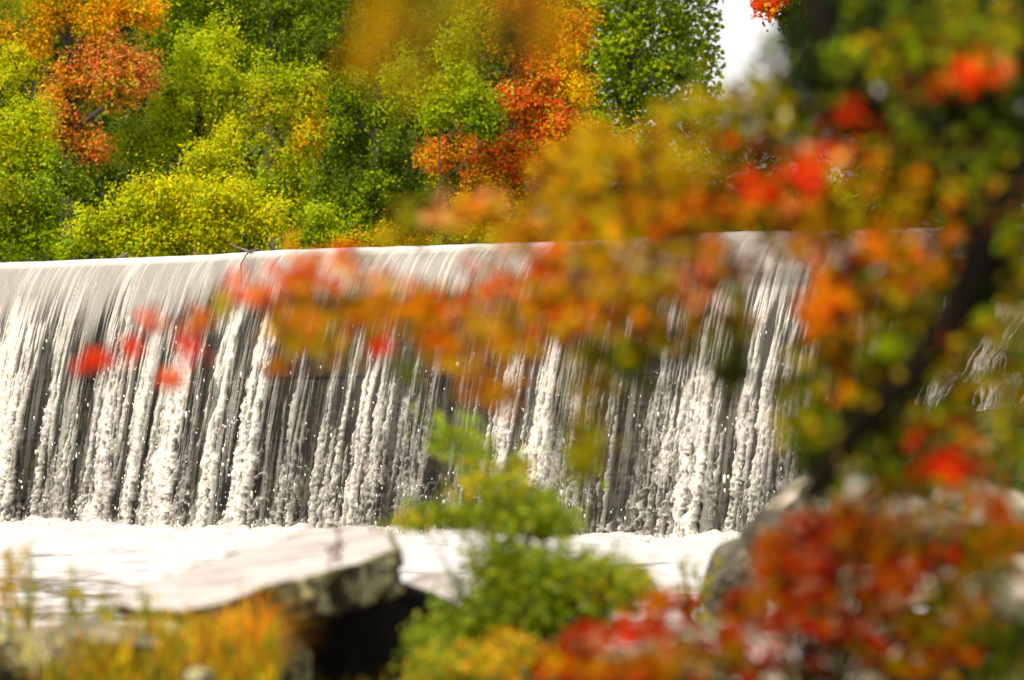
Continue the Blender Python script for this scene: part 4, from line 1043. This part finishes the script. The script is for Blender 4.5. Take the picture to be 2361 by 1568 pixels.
LS2 = [(860, 60, 45, 50, 12, 'HAH', 0), (850, 120, 30, 30, 8, 'HAA', 0), (930, 100, 50, 60, 12, 'YAG', 0), (950, 190, 40, 35, 9, 'ABY', 0), (1000, 60, 50, 50, 10, 'BAY', 0), (920, 10, 60, 30, 10, 'HYA', 0), (1090, 10, 70, 35, 14, 'YGA', 0), (1180, 60, 70, 45, 20, 'GDB', 0), (1190, 95, 34, 38, 26, 'D', 0), (1100, 90, 40, 40, 8, 'GBO', 0), (1270, 90, 30, 40, 8, 'BRA', 0), (1250, 30, 45, 40, 10, 'BAG', 0), (1200, 0, 50, 25, 8, 'RBA', 0), (1020, -60, 140, 50, 20, 'YAG', 0), (1250, -60, 140, 50, 20, 'YAG', 0),
       (40, 10, 50, 22, 8, 'YGL', 0), (60, -60, 100, 50, 12, 'YGL', 0)]
Cs, Cc, Sz = [], [], []
for (px, py, rx, ry, n, code, dz) in LS2:
    dl = ND + rng.normal(0, .3, n)
    qx = px + rng.normal(0, .7, n) * rx; qy = py + rng.normal(0, .7, n) * ry
    Cs.append(np.stack([(qx - 1180.5) / FPX * dl, dl, CAMZ + (1000 - qy) / FPX * dl], -1)); Cc.append(pick2(code, n)); Sz.append(rng.uniform(.025, .04, n))
V, F, cc = leaves(np.concatenate(Cs), np.concatenate(Sz), np.concatenate(Cc), .3, np.array([0, -.5, 0]), 'maple')
link("foliage", raw_mesh("foliage", V, F, {"col": cc}, M_LEAF_NEAR), root)

# red sapling low at the right
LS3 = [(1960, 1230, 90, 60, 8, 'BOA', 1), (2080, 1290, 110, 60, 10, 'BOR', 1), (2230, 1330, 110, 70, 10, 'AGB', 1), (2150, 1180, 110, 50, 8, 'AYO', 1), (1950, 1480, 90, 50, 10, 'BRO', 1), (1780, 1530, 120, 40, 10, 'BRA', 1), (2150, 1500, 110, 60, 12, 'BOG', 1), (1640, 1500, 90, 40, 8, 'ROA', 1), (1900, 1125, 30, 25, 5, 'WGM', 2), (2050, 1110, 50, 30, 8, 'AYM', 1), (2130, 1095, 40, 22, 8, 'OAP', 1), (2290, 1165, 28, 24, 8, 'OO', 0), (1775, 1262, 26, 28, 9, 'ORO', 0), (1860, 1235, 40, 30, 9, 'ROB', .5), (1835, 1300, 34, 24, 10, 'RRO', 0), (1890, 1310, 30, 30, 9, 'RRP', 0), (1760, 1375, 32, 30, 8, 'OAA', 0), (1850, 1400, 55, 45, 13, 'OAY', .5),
       (1515, 1390, 30, 20, 8, 'OOA', 0), (1565, 1405, 28, 20, 5, 'OBR', 0), (1420, 1462, 75, 18, 18, 'RPR', -.5), (1340, 1490, 40, 20, 8, 'RPB', -.5), (1300, 1540, 60, 26, 14, 'ORA', -.5), (1420, 1550, 60, 26, 14, 'OAR', -.5), (1530, 1540, 60, 30, 14, 'AOY', -.5), (1600, 1500, 55, 30, 9, 'AYO', -.5), (1690, 1475, 35, 24, 8, 'RRO', 0), (1830, 1440, 65, 22, 14, 'RRP', 0), (1875, 1385, 35, 28, 9, 'RRP', 0),
       (1990, 1190, 50, 35, 8, 'OAP', .5), (1930, 1200, 50, 30, 8, 'ORB', .5), (2060, 1330, 36, 24, 12, 'ORO', -.3), (2090, 1350, 30, 20, 6, 'OO', -.3), (2130, 1295, 22, 18, 4, 'RB', 0), (2200, 1280, 18, 16, 4, 'RR', 0), (1960, 1450, 50, 22, 8, 'RPO', 0), (2000, 1490, 50, 26, 6, 'ORY', 0), (2030, 1410, 50, 34, 8, 'BAP', 0), (2100, 1230, 50, 34, 5, 'AYB', .5), (2180, 1370, 60, 44, 12, 'AYM', 0), (2270, 1300, 55, 50, 12, 'AYG', 0), (2240, 1420, 40, 30, 8, 'OAO', 0), (2120, 1460, 60, 30, 9, 'AMY', 0),
       (2110, 1545, 60, 24, 12, 'AOY', -.3), (2200, 1500, 40, 30, 9, 'ORA', -.3), (2300, 1480, 60, 45, 18, 'GDM', 0), (2280, 1550, 70, 30, 12, 'GDG', 0), (2320, 1230, 50, 40, 9, 'AYO', 0), (2250, 1230, 50, 30, 6, 'AOY', 0), (1700, 1540, 40, 22, 7, 'RAM', 0), (1880, 1545, 50, 20, 5, 'RMB', 0), (1780, 1330, 50, 34, 8, 'BOR', .5), (1700, 1400, 40, 30, 6, 'BRM', .5), (1480, 1440, 50, 22, 7, 'RBO', 0), (1990, 1270, 60, 30, 7, 'BOA', .5), (2000, 1350, 60, 30, 8, 'BOR', .3), (1900, 1360, 40, 30, 6, 'BRD', .5)]
LS3 = [(a_, b_, c_, e_, int(n_ * 7), g_, h_ * .5) for (a_, b_, c_, e_, n_, g_, h_) in LS3]
shrub("maple_sapling", "red and orange leaved maple sapling spread over the rocks at lower right", LS3, 1900, 18, .050, 1, M_LEAF_NEAR, spread=.09, shape='maple', up=.35)
